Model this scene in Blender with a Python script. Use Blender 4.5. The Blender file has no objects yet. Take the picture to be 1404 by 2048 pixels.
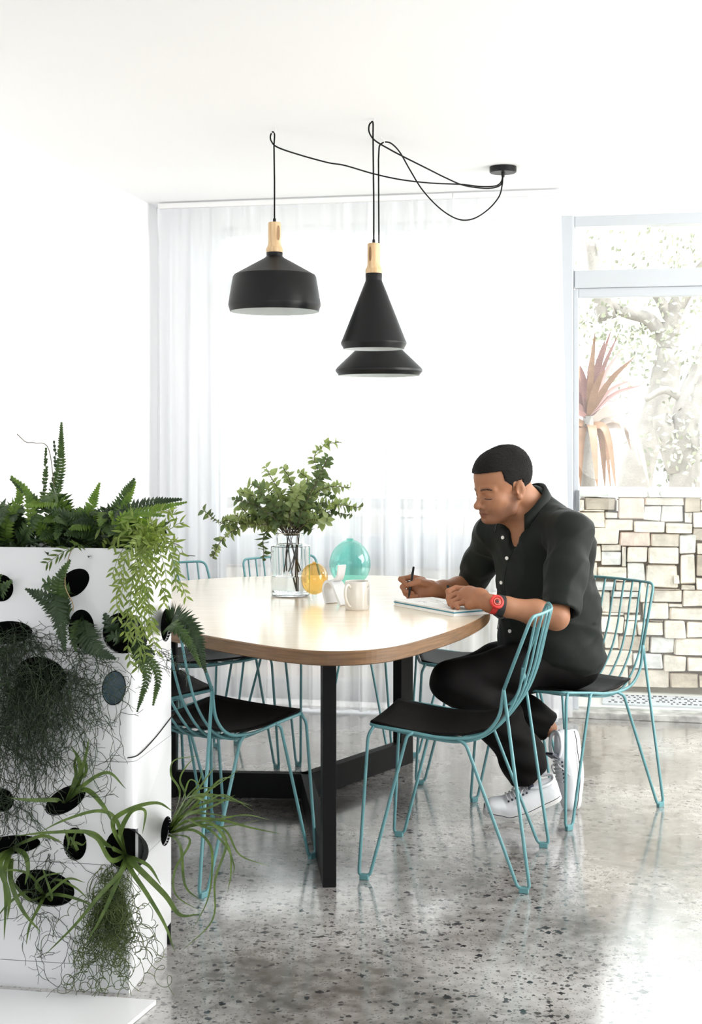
import bpy, bmesh, math, random
import numpy as np
from mathutils import Vector, Matrix, noise as mnoise
from mathutils.bvhtree import BVHTree
random.seed(7)
S = bpy.context.scene
COL = S.collection
# ---------------------------------------------------------------- camera
F, CX, HY, HC = 2750.0, 702.0, 880.0, 1.32       # focal length in px, principal column, horizon row, eye height
cam = bpy.data.cameras.new('camera'); camo = bpy.data.objects.new('camera', cam); COL.objects.link(camo)
camo.location = (0, 0, HC); camo.rotation_euler = (math.pi/2, 0, 0)
cam.sensor_fit = 'VERTICAL'; cam.sensor_height = 36; cam.lens = F/2048*36; cam.shift_y = -(1024-HY)/2048
cam.clip_end = 200
S.camera = camo
# ---------------------------------------------------------------- sky and lights
w = bpy.data.worlds.new('world'); S.world = w; w.use_nodes = True
bg = w.node_tree.nodes['Background']; bg.inputs[0].default_value = (0.97, 0.985, 1.0, 1); bg.inputs[1].default_value = 3.9
def area(name, loc, target, sx, sy, power, col=(1, 1, 1)):
    l = bpy.data.lights.new(name, 'AREA'); l.shape = 'RECTANGLE'; l.size = sx; l.size_y = sy; l.energy = power; l.color = col
    o = bpy.data.objects.new(name, l); COL.objects.link(o); o.location = loc
    o.rotation_euler = (Vector(target)-Vector(loc)).to_track_quat('-Z', 'Y').to_euler()
    return o
area('side_fill_light', (3.25, 4.0, 1.45), (0.0, 4.3, 0.8), 3.2, 2.2, 190, (1.0, 0.99, 0.97))  # added fill in front of the solid right wall, brightens the floor
area('rear_fill_light', (0.2, -1.7, 1.4), (0.0, 3.0, 2.1), 3.4, 2.0, 54, (0.97, 0.985, 1.0))  # added interior fill behind the camera; no window is built there
sn = bpy.data.lights.new('sun', 'SUN'); sn.energy = 5.5; sn.angle = math.radians(4); sn.color = (1.0, 0.96, 0.9)
so = bpy.data.objects.new('sun', sn); COL.objects.link(so); so.rotation_euler = Vector((-0.22, 0.36, -1.0)).to_track_quat('-Z', 'Y').to_euler()
S.view_settings.view_transform = 'Standard'; S.view_settings.look = 'None'
S.view_settings.gamma = 1; S.view_settings.use_curve_mapping = False; S.view_settings.exposure = 0.12
S.cycles.max_bounces = 10; S.cycles.diffuse_bounces = 6; S.cycles.transparent_max_bounces = 16
S.cycles.transmission_bounces = 8; S.cycles.glossy_bounces = 4
S.cycles.caustics_reflective = False; S.cycles.caustics_refractive = False
S.cycles.use_denoising = True; S.cycles.sample_clamp_indirect = 6
# ---------------------------------------------------------------- helpers
def W(px, py, D): return Vector(((px-CX)*D/F, D, HC-(py-HY)*D/F))
def G(px, py, z=0.0):
    D = F*(HC-z)/(py-HY); return W(px, py, D)
def lin(c): return tuple(((v+0.055)/1.055)**2.4 if v > 0.04045 else v/12.92 for v in c)
def hexc(h): return lin(tuple(int(h[i:i+2], 16)/255 for i in (0, 2, 4)))
def inp(n, name, v):
    if name in n.inputs: n.inputs[name].default_value = v
def mat(name, col, rough=0.5, metal=0.0, var=0.0, vscale=8.0, bump=0.0, bscale=60.0, coat=0.0, stretch=None, col2=None, **kw):
    m = bpy.data.materials.new(name); m.use_nodes = True; nt = m.node_tree; p = nt.nodes['Principled BSDF']
    inp(p, 'Base Color', (*col, 1)); inp(p, 'Roughness', rough); inp(p, 'Metallic', metal)
    if coat: inp(p, 'Coat Weight', coat); inp(p, 'Coat Roughness', 0.08)
    for k, v in kw.items(): inp(p, k.replace('_', ' '), v)
    tc = nt.nodes.new('ShaderNodeTexCoord'); mp = nt.nodes.new('ShaderNodeMapping'); nt.links.new(tc.outputs['Object'], mp.inputs[0])
    if stretch: mp.inputs['Scale'].default_value = stretch
    if var or col2:
        nz = nt.nodes.new('ShaderNodeTexNoise'); nz.inputs['Scale'].default_value = vscale; nz.inputs['Detail'].default_value = 4
        nt.links.new(mp.outputs[0], nz.inputs['Vector'])
        r = nt.nodes.new('ShaderNodeValToRGB'); c2 = col2 or tuple(min(1, c*(1+var)) for c in col); c1 = col if col2 else tuple(c*(1-var) for c in col)
        r.color_ramp.elements[0].color = (*c1, 1); r.color_ramp.elements[1].color = (*c2, 1)
        r.color_ramp.elements[0].position = 0.35; r.color_ramp.elements[1].position = 0.65
        nt.links.new(nz.outputs[0], r.inputs[0]); nt.links.new(r.outputs[0], p.inputs['Base Color'])
    if bump:
        nb = nt.nodes.new('ShaderNodeTexNoise'); nb.inputs['Scale'].default_value = bscale; nb.inputs['Detail'].default_value = 5
        nt.links.new(mp.outputs[0], nb.inputs['Vector'])
        b = nt.nodes.new('ShaderNodeBump'); b.inputs['Strength'].default_value = bump; b.inputs['Distance'].default_value = 0.01
        nt.links.new(nb.outputs[0], b.inputs['Height']); nt.links.new(b.outputs[0], p.inputs['Normal'])
    return m
class MB:
    """collects geometry, then links it as one mesh object"""
    def __init__(s): s.v = []; s.f = []; s.sm = []
    def add(s, vs, fs, smooth=False):
        n = len(s.v); s.v += [tuple(v) for v in vs]; s.f += [tuple(i+n for i in f) for f in fs]; s.sm += [smooth]*len(fs); return s
    def box(s, lo, hi, M=None):
        x0, y0, z0 = lo; x1, y1, z1 = hi
        vs = [Vector(p) for p in ((x0,y0,z0),(x1,y0,z0),(x1,y1,z0),(x0,y1,z0),(x0,y0,z1),(x1,y0,z1),(x1,y1,z1),(x0,y1,z1))]
        if M: vs = [M @ v for v in vs]
        return s.add(vs, [(0,3,2,1),(4,5,6,7),(0,1,5,4),(1,2,6,5),(2,3,7,6),(3,0,4,7)])
    def bbox(s, lo, hi, b, M=None):
        """box with chamfered edges"""
        bm = bmesh.new(); bmesh.ops.create_cube(bm, size=1)
        c = (Vector(lo)+Vector(hi))/2; d = Vector(hi)-Vector(lo)
        for v in bm.verts: v.co = Vector((v.co.x*d.x, v.co.y*d.y, v.co.z*d.z))+c
        bmesh.ops.bevel(bm, geom=list(bm.edges), offset=b, segments=2, affect='EDGES', profile=0.6)
        if M: bm.transform(M)
        bm.verts.index_update()
        s.add([v.co.copy() for v in bm.verts], [tuple(v.index for v in f.verts) for f in bm.faces]); bm.free(); return s
    def tube(s, pts, r, n=8, cap=True, closed=False):
        pts = [Vector(p) for p in pts]; m = len(pts)
        if m < 2: return s
        rs = r if isinstance(r, (list, tuple)) else [r]*m
        t0 = (pts[1]-pts[0]).normalized(); up = Vector((0,0,1)) if abs(t0.z) < 0.9 else Vector((1,0,0))
        u = t0.cross(up).normalized(); vs = []
        for i, p in enumerate(pts):
            if closed: t = pts[(i+1) % m]-pts[i-1]
            else: t = pts[min(i+1, m-1)]-pts[max(i-1, 0)]
            if t.length < 1e-9: t = t0.copy()
            t.normalize(); u = u-t*u.dot(t)
            if u.length < 1e-6: u = t.orthogonal()
            u.normalize(); v = t.cross(u)
            for k in range(n):
                a = 2*math.pi*k/n; vs.append(p+(u*math.cos(a)+v*math.sin(a))*rs[i])
        fs = []
        for i in range(m if closed else m-1):
            a0 = i*n; b0 = ((i+1) % m)*n
            for k in range(n): fs.append((a0+k, a0+(k+1) % n, b0+(k+1) % n, b0+k))
        if cap and not closed: fs.append(tuple(range(n-1, -1, -1))); fs.append(tuple(range((m-1)*n, m*n)))
        return s.add(vs, fs, True)
    def lathe(s, prof, c=(0,0,0), n=48, smooth=True, M=None, close=False):
        if smooth and len(prof) > 3 and not close:      # split rings at sharp turns so they shade crisply
            runs = [[prof[0]]]
            for i in range(1, len(prof)):
                runs[-1].append(prof[i])
                if i < len(prof)-1:
                    a = math.atan2(prof[i][1]-prof[i-1][1], prof[i][0]-prof[i-1][0]); b = math.atan2(prof[i+1][1]-prof[i][1], prof[i+1][0]-prof[i][0])
                    d = abs((b-a+math.pi) % (2*math.pi)-math.pi)
                    if d > math.radians(28): runs.append([prof[i]])
            if len(runs) > 1:
                for r_ in runs: s.lathe(r_, c, n, True, M) if len(r_) <= 3 else s._lathe(r_, c, n, True, M)
                return s
        return s._lathe(prof, c, n, smooth, M, close)
    def _lathe(s, prof, c, n, smooth, M, close=False):
        vs = []; m = len(prof); c = Vector(c)
        for (r, z) in prof:
            for k in range(n):
                a = 2*math.pi*k/n; p = Vector((r*math.cos(a), r*math.sin(a), z))
                vs.append((M @ p if M else p)+c)
        fs = []
        for i in range(m if close else m-1):
            j = (i+1) % m
            for k in range(n): fs.append((i*n+k, i*n+(k+1) % n, j*n+(k+1) % n, j*n+k))
        return s.add(vs, fs, smooth)
    def build(s, name, m, parent=None, smooth=None, **pr):
        me = bpy.data.meshes.new(name); me.from_pydata([tuple(v) for v in s.v], [], s.f); me.materials.append(m)
        if smooth is None: me.polygons.foreach_set('use_smooth', s.sm)
        else: me.polygons.foreach_set('use_smooth', [smooth]*len(s.f))
        me.update(); o = bpy.data.objects.new(name, me); COL.objects.link(o)
        if parent: o.parent = parent; o.matrix_parent_inverse = parent.matrix_world.inverted() if False else Matrix.Identity(4)
        for k, v in pr.items(): o[k] = v
        return o
def local(mb, M):
    Mi = M.inverted(); mb.v = [tuple(Mi @ Vector(v)) for v in mb.v]; return mb
def low_spec(m, v):
    inp(m.node_tree.nodes['Principled BSDF'], 'Specular IOR Level', v); return m
def thing(name, label, cat, loc=(0,0,0), rz=0.0, group=None):
    o = bpy.data.objects.new(name, None); COL.objects.link(o); o.location = loc; o.rotation_euler = (0,0,rz); o.empty_display_size = 0.05
    o['label'] = label; o['category'] = cat
    if group: o['group'] = group
    return o
class At:
    """builds parts given in world coordinates under a thing standing at loc"""
    def __init__(s, t): s.t = t; s.M = Matrix.Translation(t.location) @ Matrix.Rotation(t.rotation_euler[2], 4, 'Z')
    def part(s, mb, name, m, parent=None, **k): return local(mb, s.M).build(name, m, parent or s.t, **k)
def tag(o, label, cat, group=None, kind=None):
    o['label'] = label; o['category'] = cat
    if group: o['group'] = group
    if kind: o['kind'] = kind
    return o
def struct(o): o['kind'] = 'structure'; return o
def crom(pts, n=8, closed=False):
    P = [Vector(p) for p in pts]; m = len(P); out = []
    for i in range(m if closed else m-1):
        p0 = P[(i-1) % m] if closed or i > 0 else P[0]*2-P[1]
        p1 = P[i]; p2 = P[(i+1) % m]
        p3 = P[(i+2) % m] if closed or i+2 < m else p2*2-p1
        for k in range(n):
            t = k/n
            out.append(0.5*((2*p1)+(p2-p0)*t+(2*p0-5*p1+4*p2-p3)*t*t+(3*p1-p0-3*p2+p3)*t**3))
    if not closed: out.append(P[-1])
    return out
def rounded(pts, r, n=5):
    """polyline with rounded corners"""
    P = [Vector(p) for p in pts]; out = [P[0]]
    for i in range(1, len(P)-1):
        a, b, c = P[i-1], P[i], P[i+1]; u = (a-b); v = (c-b)
        d = min(r, u.length*0.45, v.length*0.45); u.normalize(); v.normalize()
        s0 = b+u*d; s1 = b+v*d
        for k in range(n+1):
            t = k/n; out.append(s0*(1-t)**2+b*2*t*(1-t)+s1*t*t)
    out.append(P[-1]); return out
def wall_D(px, off=0.0):
    """depth of the window wall along a pixel column"""
    # D = 6.62+off - 0.2*((px-CX)/F*D - 0.876)
    return (6.62+off+0.2*0.876)/(1+0.2*(px-CX)/F)
def wp(X, z, off=0.0): return Vector((X, 6.62+off-0.2*(X-0.876), z))
WM = Matrix.Translation((0.876, 6.62, 0)) @ Matrix.Rotation(-math.atan(0.2), 4, 'Z')   # local x runs along the window wall
def wl(px, off=0.0):
    D = wall_D(px, off); return (WM.inverted() @ Vector(((px-CX)/F*D, D, 0))).x
# ---------------------------------------------------------------- materials
M = {}
M['wall'] = mat('white_wall_paint', (0.9, 0.9, 0.91), 0.55, bump=0.03, bscale=180)
M['ceiling'] = mat('ceiling_paint', (0.92, 0.925, 0.93), 0.8)
M['frame'] = mat('window_frame_paint', (0.52, 0.55, 0.58), 0.3)
M['teal'] = mat('teal_powder_coat', hexc('5c8f94'), 0.38, var=0.06, vscale=25)
M['black_steel'] = mat('black_steel', (0.006, 0.006, 0.0065), 0.5)
M['leather'] = mat('black_leather', (0.006, 0.0055, 0.0055), 0.5, bump=0.15, bscale=220)
M['matt_black'] = mat('lamp_black', (0.006, 0.0063, 0.007), 0.38)
M['black_cord'] = mat('black_fabric_cord', (0.01, 0.01, 0.01), 0.8, bump=0.3, bscale=900)
M['lampwhite'] = mat('lamp_inner_white', (0.8, 0.84, 0.84), 0.4)
M['ashwood'] = mat('ash_wood', hexc('dcbf96'), 0.5, col2=hexc('c8a478'), vscale=12, stretch=(9, 9, 0.8))
M['glossy_white'] = mat('planter_gloss_white', (0.74, 0.755, 0.77), 0.16, coat=0.4)
M['black_felt'] = mat('pocket_black_felt', (0.01, 0.011, 0.011), 0.9, bump=0.3, bscale=300)
M['white_plastic'] = mat('white_plastic', (0.85, 0.85, 0.85), 0.35)
M['paper'] = mat('paper', (0.86, 0.86, 0.84), 0.7)
M['ceramic'] = mat('glazed_ceramic', (0.62, 0.60, 0.55), 0.12, coat=0.3)
M['porcelain'] = mat('white_porcelain', (0.70, 0.71, 0.72), 0.25)
for k_ in ('black_steel', 'leather', 'black_cord', 'black_felt'): low_spec(M[k_], 0.12)
low_spec(M['matt_black'], 0.25)
M['ink'] = mat('dark_ink', (0.02, 0.02, 0.02), 0.6)
# ================================================================= THE SETTING
def floor_material():
    m = bpy.data.materials.new('polished_concrete'); m.use_nodes = True; nt = m.node_tree; N = nt.nodes; L = nt.links; p = N['Principled BSDF']
    tc = N.new('ShaderNodeTexCoord'); co = tc.outputs['Object']
    def noise(scale, detail=3, src=co):
        n = N.new('ShaderNodeTexNoise'); n.inputs['Scale'].default_value = scale; n.inputs['Detail'].default_value = detail; L.new(src, n.inputs['Vector']); return n.outputs[0]
    def math_(op, a, b=None, clamp=False):
        n = N.new('ShaderNodeMath'); n.operation = op; n.use_clamp = clamp
        for i, v in enumerate((a, b)):
            if v is None: continue
            if isinstance(v, (int, float)): n.inputs[i].default_value = v
            else: L.new(v, n.inputs[i])
        return n.outputs[0]
    def maprange(v, a, b, c=0.0, d=1.0):
        n = N.new('ShaderNodeMapRange'); L.new(v, n.inputs[0])
        for i, x in zip((1, 2, 3, 4), (a, b, c, d)): n.inputs[i].default_value = x
        return n.outputs[0]
    # bent coordinates give the stones an angular, irregular outline
    nz = N.new('ShaderNodeTexNoise'); nz.inputs['Scale'].default_value = 70; L.new(co, nz.inputs['Vector'])
    vs = N.new('ShaderNodeVectorMath'); vs.operation = 'SCALE'; vs.inputs['Scale'].default_value = 0.018; L.new(nz.outputs[1], vs.inputs[0])
    va = N.new('ShaderNodeVectorMath'); va.operation = 'ADD'; L.new(co, va.inputs[0]); L.new(vs.outputs[0], va.inputs[1]); bent = va.outputs[0]
    def chips(scale, rad, dens):
        v = N.new('ShaderNodeTexVoronoi'); v.inputs['Scale'].default_value = scale; v.inputs['Randomness'].default_value = 1; v.distance = 'MANHATTAN' if scale < 60 else 'EUCLIDEAN'
        L.new(bent, v.inputs['Vector'])
        sep = N.new('ShaderNodeSeparateColor'); L.new(v.outputs['Color'], sep.inputs[0])
        # each cell: a stone of its own size, some cells have none; the patch noise thins them out
        patch = maprange(noise(1.3, 3), 0.36, 0.66, dens-0.2, dens+0.3)
        have = math_('LESS_THAN', sep.outputs[0], patch)
        size = math_('MULTIPLY', math_('ADD', sep.outputs[1], 0.35), rad)
        ins = math_('LESS_THAN', v.outputs['Distance'], size)
        return math_('MULTIPLY', have, ins), sep.outputs[2]
    c1, t1 = chips(30, 0.36, 0.30); c2, t2 = chips(62, 0.38, 0.36); c3, t3 = chips(130, 0.42, 0.45)
    base = N.new('ShaderNodeValToRGB'); L.new(math_('ADD', math_('MULTIPLY', noise(1.7, 6), 0.7), math_('MULTIPLY', noise(22, 6), 0.3)), base.inputs[0])
    e = base.color_ramp.elements; e[0].position = 0.36; e[0].color = (0.105, 0.092, 0.08, 1); e[1].position = 0.62; e[1].color = (0.50, 0.485, 0.465, 1)
    def over(col, mask, c, k=1.0):
        mx = N.new('ShaderNodeMix'); mx.data_type = 'RGBA'; L.new(math_('MULTIPLY', mask, k), mx.inputs[0]); L.new(col, mx.inputs[6])
        if isinstance(c, tuple): mx.inputs[7].default_value = (*c, 1)
        else: L.new(c, mx.inputs[7])
        return mx.outputs[2]
    def tone(t):
        r = N.new('ShaderNodeValToRGB'); L.new(t, r.inputs[0]); el = r.color_ramp.elements
        el[0].color = (0.018, 0.018, 0.02, 1); el[1].color = (0.16, 0.14, 0.12, 1); el[1].position = 0.9; x = el.new(0.6); x.color = (0.035, 0.034, 0.036, 1); return r.outputs[0]
    col = over(base.outputs[0], c3, (0.12, 0.11, 0.1), 0.7); col = over(col, c2, tone(t2), 0.9); col = over(col, c1, tone(t1))
    L.new(col, p.inputs['Base Color'])
    rough = maprange(noise(3.0, 5), 0.3, 0.7, 0.16, 0.34); L.new(rough, p.inputs['Roughness'])
    inp(p, 'Coat Weight', 1.0); inp(p, 'Coat Roughness', 0.12); inp(p, 'Coat IOR', 2.0); inp(p, 'IOR', 1.6)
    h = math_('ADD', math_('MULTIPLY', noise(55, 4), 0.6), math_('MULTIPLY', noise(9, 3), 1.2))
    b = N.new('ShaderNodeBump'); b.inputs['Strength'].default_value = 0.25; b.inputs['Distance'].default_value = 0.004
    L.new(h, b.inputs['Height']); L.new(b.outputs[0], p.inputs['Normal'])
    return m
M['floor'] = floor_material()
o = MB().box((-3.2, -1.5, -0.05), (3.6, 0.0, 0.0)); o.v = []; o.f = []; o.sm = []
cor = [wp(-1.25, 0), wp(3.4, 0), Vector((3.4, -2.1, 0)), Vector((-3.4, -2.1, 0)), Vector((-2.5, 0, 0))]
def slab(poly, z0, z1):
    n = len(poly); vs = [(p.x, p.y, z0) for p in poly]+[(p.x, p.y, z1) for p in poly]
    fs = [tuple(range(n)), tuple(range(2*n-1, n-1, -1))]+[(i+n, (i+1) % n+n, (i+1) % n, i) for i in range(n)]
    return MB().add(vs, fs)
struct(slab(cor, -0.06, 0.0).build('floor', M['floor']))
struct(slab([wp(-1.3, 0, 0.12), wp(3.4, 0, 0.12), Vector((3.4, -2.1, 0)), Vector((-3.4, -2.1, 0))], 2.5, 2.62).build('ceiling', M['ceiling']))
# left wall, perpendicular to the window wall
cxl = wl(315)
lw = MB().box((cxl-0.12, -9.0, 0), (cxl, 0.2, 2.5), WM); struct(lw.build('wall_left', M['wall']))
struct(MB().box((3.4, -2.1, 0), (3.5, 6.2, 2.5)).build('wall_right', M['wall']))
struct(MB().box((-2.9, -2.2, 0), (3.4, -2.1, 2.5)).build('wall_front', M['wall']))
# window wall: solid strip beside the corner, head above the panes
xa = wl(425); x_end = 2.62; xp0 = wl(1118); xp1 = wl(1147)
wb = MB().box((cxl, 0, 0), (xa, 0.12, 2.5), WM).box((xa, 0.0, 2.39), (x_end, 0.12, 2.5), WM)
struct(wb.build('wall_back', M['wall']))
zr0, zr1, zt0, zt1 = 0.695, 0.85, 2.045, 2.13
def frame_window(name, x0, x1, mull, rail=True, low=0.03):
    b = MB().bbox((x0, -0.005, low), (x0+0.05, 0.09, 2.39), 0.004, WM).bbox((x1-0.05, -0.005, low), (x1, 0.09, 2.39), 0.004, WM)
    b.bbox((x0+0.05, -0.005, 2.34), (x1-0.05, 0.09, 2.39), 0.004, WM)
    o = b.build(name, M['frame']); struct(o)
    MB().bbox((x0+0.05, -0.012, zt0), (x1-0.05, 0.09, zt1), 0.004, WM).build('transom', M['frame'], o)
    if rail:
        MB().bbox((x0+0.05, -0.008, zr0), (x1-0.05, 0.08, zr1), 0.004, WM).build('rail', M['frame'], o)
        MB().bbox((x0+0.05, -0.012, low), (x1-0.05, 0.09, low+0.10), 0.004, WM).build('sill', M['frame'], o)
    for q in mull: MB().bbox((q-0.03, -0.006, low+0.1), (q+0.03, 0.08, 2.34), 0.004, WM).build('mullion', M['frame'], o)
    xs = [x0+0.05]+[q for q in mull]+[x1-0.05]
    for i in range(len(xs)-1):
        ex = [(low+0.1, zr0), (zr1, zt0), (zt1, 2.34)] if rail else [(zt1, 2.34)]
        for z0, z1 in ex:
            MB().box((xs[i]+(0.03 if i else 0), 0.035, z0), (xs[i+1]-(0.03 if i < len(xs)-2 else 0), 0.041, z1), WM).build('pane', M['pane'], o)
    return o
def pane_mat(name, tint, g):
    m = bpy.data.materials.new(name); m.use_nodes = True; nt = m.node_tree; nt.nodes.clear()
    out = nt.nodes.new('ShaderNodeOutputMaterial'); mx = nt.nodes.new('ShaderNodeMixShader'); tr = nt.nodes.new('ShaderNodeBsdfTransparent'); gl = nt.nodes.new('ShaderNodeBsdfGlossy')
    tr.inputs[0].default_value = (*tint, 1); gl.inputs['Roughness'].default_value = 0.02
    lw0 = nt.nodes.new('ShaderNodeLayerWeight'); lw0.inputs[0].default_value = 0.18 if g < 1.4 else 0.28
    fr = nt.nodes.new('ShaderNodeMapRange'); nt.links.new(lw0.outputs['Facing'], fr.inputs[0]); fr.inputs[3].default_value = 0.03; fr.inputs[4].default_value = 0.30 if g < 1.4 else 0.45
    nt.links.new(fr.outputs[0], mx.inputs[0]); nt.links.new(tr.outputs[0], mx.inputs[1]); nt.links.new(gl.outputs[0], mx.inputs[2]); nt.links.new(mx.outputs[0], out.inputs[0]); return m
M['pane'] = pane_mat('clear_window_glass', (0.97, 0.99, 0.98), 1.3)
frame_window('window_1', xa, xp0, [wl(782)])
# the door opening on the right: post, transom light above, glazed leaf
b = MB().bbox((xp0, -0.03, 0.0), (xp1, 0.11, 2.39), 0.005, WM); struct(b.build('trim_1', M['frame']))
frame_window('window_2', xp1-0.045, x_end, [], rail=False, low=2.05)
xd = wl(1157)
d = MB().bbox((xp1, 0.0, 0.03), (xd, 0.05, 2.04), 0.004, WM).bbox((xd, 0.0, 2.0), (x_end-0.06, 0.05, 2.045), 0.004, WM)
d.bbox((x_end-0.06, 0.0, 0.03), (x_end, 0.05, 2.045), 0.004, WM)
door = struct(d.build('door_1', M['frame']))
MB().box((xd, 0.02, 0.032), (x_end-0.06, 0.026, 2.0), WM).build('pane', M['pane'], door)
hb = MB(); hb.bbox((xp1+0.012, -0.014, 0.98), (xp1+0.03, 0.0, 1.08), 0.003, WM); hb.build('door_lock', mat('grey_lock_metal', (0.35, 0.37, 0.38), 0.3, 1.0), door)
M['sill'] = mat('weathered_threshold', (0.45, 0.45, 0.43), 0.6, var=0.35, vscale=14, bump=0.2)
struct(MB().bbox((xp1-0.02, -0.06, 0.0), (x_end+0.5, 0.09, 0.03), 0.004, WM).build('trim_2', M['sill']))
struct(MB().bbox((cxl, -0.015, 2.47), (x_end, 0.0, 2.5), 0.003, WM).build('trim_3', M['wall']))
# white curtain
def sheer():
    m = bpy.data.materials.new('sheer_white_voile'); m.use_nodes = True; nt = m.node_tree; nt.nodes.clear(); N = nt.nodes; L = nt.links
    out = N.new('ShaderNodeOutputMaterial'); a = N.new('ShaderNodeMixShader'); c = N.new('ShaderNodeMixShader')
    tr = N.new('ShaderNodeBsdfTransparent'); tl = N.new('ShaderNodeBsdfTranslucent'); df = N.new('ShaderNodeBsdfDiffuse')
    tl.inputs[0].default_value = (0.93, 0.94, 0.96, 1); df.inputs[0].default_value = (0.93, 0.94, 0.96, 1)
    a.inputs[0].default_value = 0.42; L.new(tl.outputs[0], a.inputs[1]); L.new(df.outputs[0], a.inputs[2])
    lw_ = N.new('ShaderNodeLayerWeight'); lw_.inputs[0].default_value = 0.35
    mr = N.new('ShaderNodeMapRange'); L.new(lw_.outputs['Facing'], mr.inputs[0]); mr.inputs[3].default_value = 0.72; mr.inputs[4].default_value = 0.97
    L.new(mr.outputs[0], c.inputs[0]); L.new(tr.outputs[0], c.inputs[1]); L.new(a.outputs[0], c.inputs[2]); L.new(c.outputs[0], out.inputs[0]); return m
M['sheer'] = sheer()
def curtain(label, px0, px1, gather=0.0, seed=0):
    t = thing('sheer_curtain', label, 'curtain', wp((px0+px1)/2/F*6.5-CX/F*6.5, 0, -0.2), 0, 'sheer curtains over the long window'); A = At(t)
    x0, x1 = wl(px0, -0.15), wl(px1, -0.15); n = int((x1-x0)/0.012); rows = [2.465, 2.44, 2.38, 2.30, 2.1, 1.6, 1.0, 0.5, 0.015]
    b = MB(); vs = []
    for z in rows:
        q = (2.465-z)/2.45; amp = 0.012+0.03*min(1, q*4)
        for i in range(n+1):
            s = i/n; x = x0+(x1-x0)*s
            ph = 2*math.pi*(x-x0)/0.118
            k = mnoise.noise((x*1.7, seed+q*0.8, 0))
            y = -0.15+amp*(math.sin(ph+1.6*k*q)+0.35*math.sin(2.3*ph+seed+3*q))*(0.6+0.5*mnoise.noise((x*2.3, seed*3, q)))
            if q < 0.06: y += -0.02*max(0, math.cos(ph))**8            # pinch pleats
            xx = x+0.012*q*math.sin(ph*0.5+seed)+gather*q*(s-0.3)*0.08
            vs.append(WM @ Vector((xx, y, z)))
    fs = [(r*(n+1)+i, r*(n+1)+i+1, (r+1)*(n+1)+i+1, (r+1)*(n+1)+i) for r in range(len(rows)-1) for i in range(n)]
    b.add(vs, fs, True); A.part(b, 'cloth', M['sheer'])
    k = MB(); k.bbox((x0, -0.165, 2.468), (x1, -0.135, 2.492), 0.003, WM); A.part(k, 'curtain_track', M['white_plastic'])
    return t
curtain('long white sheer curtain from the left corner across the window', 318, 905, 0, 1)
curtain('white sheer curtain bunched beside the glass door behind the seated man', 907, 1122, 1.0, 5)
# ---- outside: patio, stone wall, garden
M['patio'] = mat('pale_paving', (0.72, 0.71, 0.68), 0.8, var=0.08, vscale=5)
struct(MB().box((-4, 0.12, -0.06), (4.5, 0.62, 0.03), WM).build('patio', M['patio']))
struct(MB().box((-9, 0.62, -0.2), (12, 16, 0.0), WM).build('garden_ground', mat('garden_soil', (0.5, 0.47, 0.4), 0.9, var=0.2, vscale=2)))
SO = 0.50
def sxz(px, py):
    D = wall_D(px, SO); p = WM.inverted() @ W(px, py, D); return p.x, p.z
stones = []
A1 = [(75,205,135,340,0),(140,190,475,330,2),(480,210,505,340,0),(507,190,775,435,1),(780,190,1220,280,0),(1222,185,1380,345,2),(1385,210,1500,340,3),
(75,345,355,515,0),(125,320,350,343,0),(360,350,495,415,0),(765,285,960,440,4),(965,285,1208,460,4),(1212,350,1298,465,0),(1302,350,1500,512,0),
(350,420,660,550,0),(665,445,1000,570,0),(1010,470,1298,575,0),(1305,520,1500,660,3),(30,520,175,700,0),
(180,515,505,700,0),(510,560,845,715,1),(850,580,1160,720,3),(1165,590,1332,798,4),
(130,705,310,875,0),(315,700,530,770,0),(320,775,530,925,4),(538,720,585,940,0),(590,718,810,890,0),(818,725,1160,910,0),(1345,680,1500,810,0),(1170,805,1330,1130,0),(1340,815,1500,1050,2),
(130,890,270,1050,0),(275,935,595,1060,0),(600,895,785,1085,4),(790,920,1145,1172,0),(1100,1030,1160,1125,0),(1340,1060,1500,1198,0),(1180,1135,1330,1190,3),(870,1176,1170,1186,3),
(470,1070,590,1092,1),(230,1100,462,1195,4),(470,1105,725,1200,3),(60,1060,225,1195,0)]
A2 = [(730,-95,865,140,0),(875,-5,1190,135,0),(1195,10,1500,180,0),
(240,20,410,240,0),(415,15,715,85,4),(415,90,725,262,3),(755,145,1040,315,0),(1045,150,1195,185,0),(1050,190,1500,335,0),
(310,245,560,278,0),(300,285,555,470,0),(560,335,695,498,0),(700,345,985,498,0),(990,330,1225,525,0),(1235,345,1500,520,0),(565,270,740,330,0),
(350,475,500,640,0),(505,497,835,665,2),(850,510,1100,695,4),(1105,530,1500,720,0),(200,480,345,650,0),(840,330,985,342,3),
(340,650,650,820,0),(655,690,975,855,4),(980,715,1235,890,0),(1245,730,1500,885,0),(200,655,335,820,3),
(270,825,610,1050,3),(615,860,1045,1062,3),(1060,900,1360,1072,2),(1375,920,1500,1060,2),(120,825,265,1050,0)]
for (a, b_, c, d_, k) in A1: stones.append((1144+a/5.4, 960+b_/5.4, 1144+c/5.4, 960+d_/5.4, k))
for (a, b_, c, d_, k) in A2: stones.append((1144+a/5.4, 1180+b_/5.4, 1144+c/5.4, 1180+d_/5.4, k))
SC = [(0.90,0.80,0.71),(0.88,0.71,0.63),(0.62,0.52,0.43),(0.76,0.67,0.59),(0.83,0.80,0.78)]
SM = [mat('sandstone', c, 0.85, var=0.14, vscale=16, bump=0.5, bscale=35) for c in SC]
M['mortar'] = mat('dark_wall_core', (0.30, 0.26, 0.22), 0.95)
M['coping'] = mat('pale_coping', (0.82, 0.81, 0.78), 0.8, var=0.08, vscale=12, bump=0.6, bscale=40)
sw = MB().box((-3.2, SO+0.035, 0.0), (4.2, SO+0.28, 1.0), WM).build('stone_wall', M['mortar'])
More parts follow.
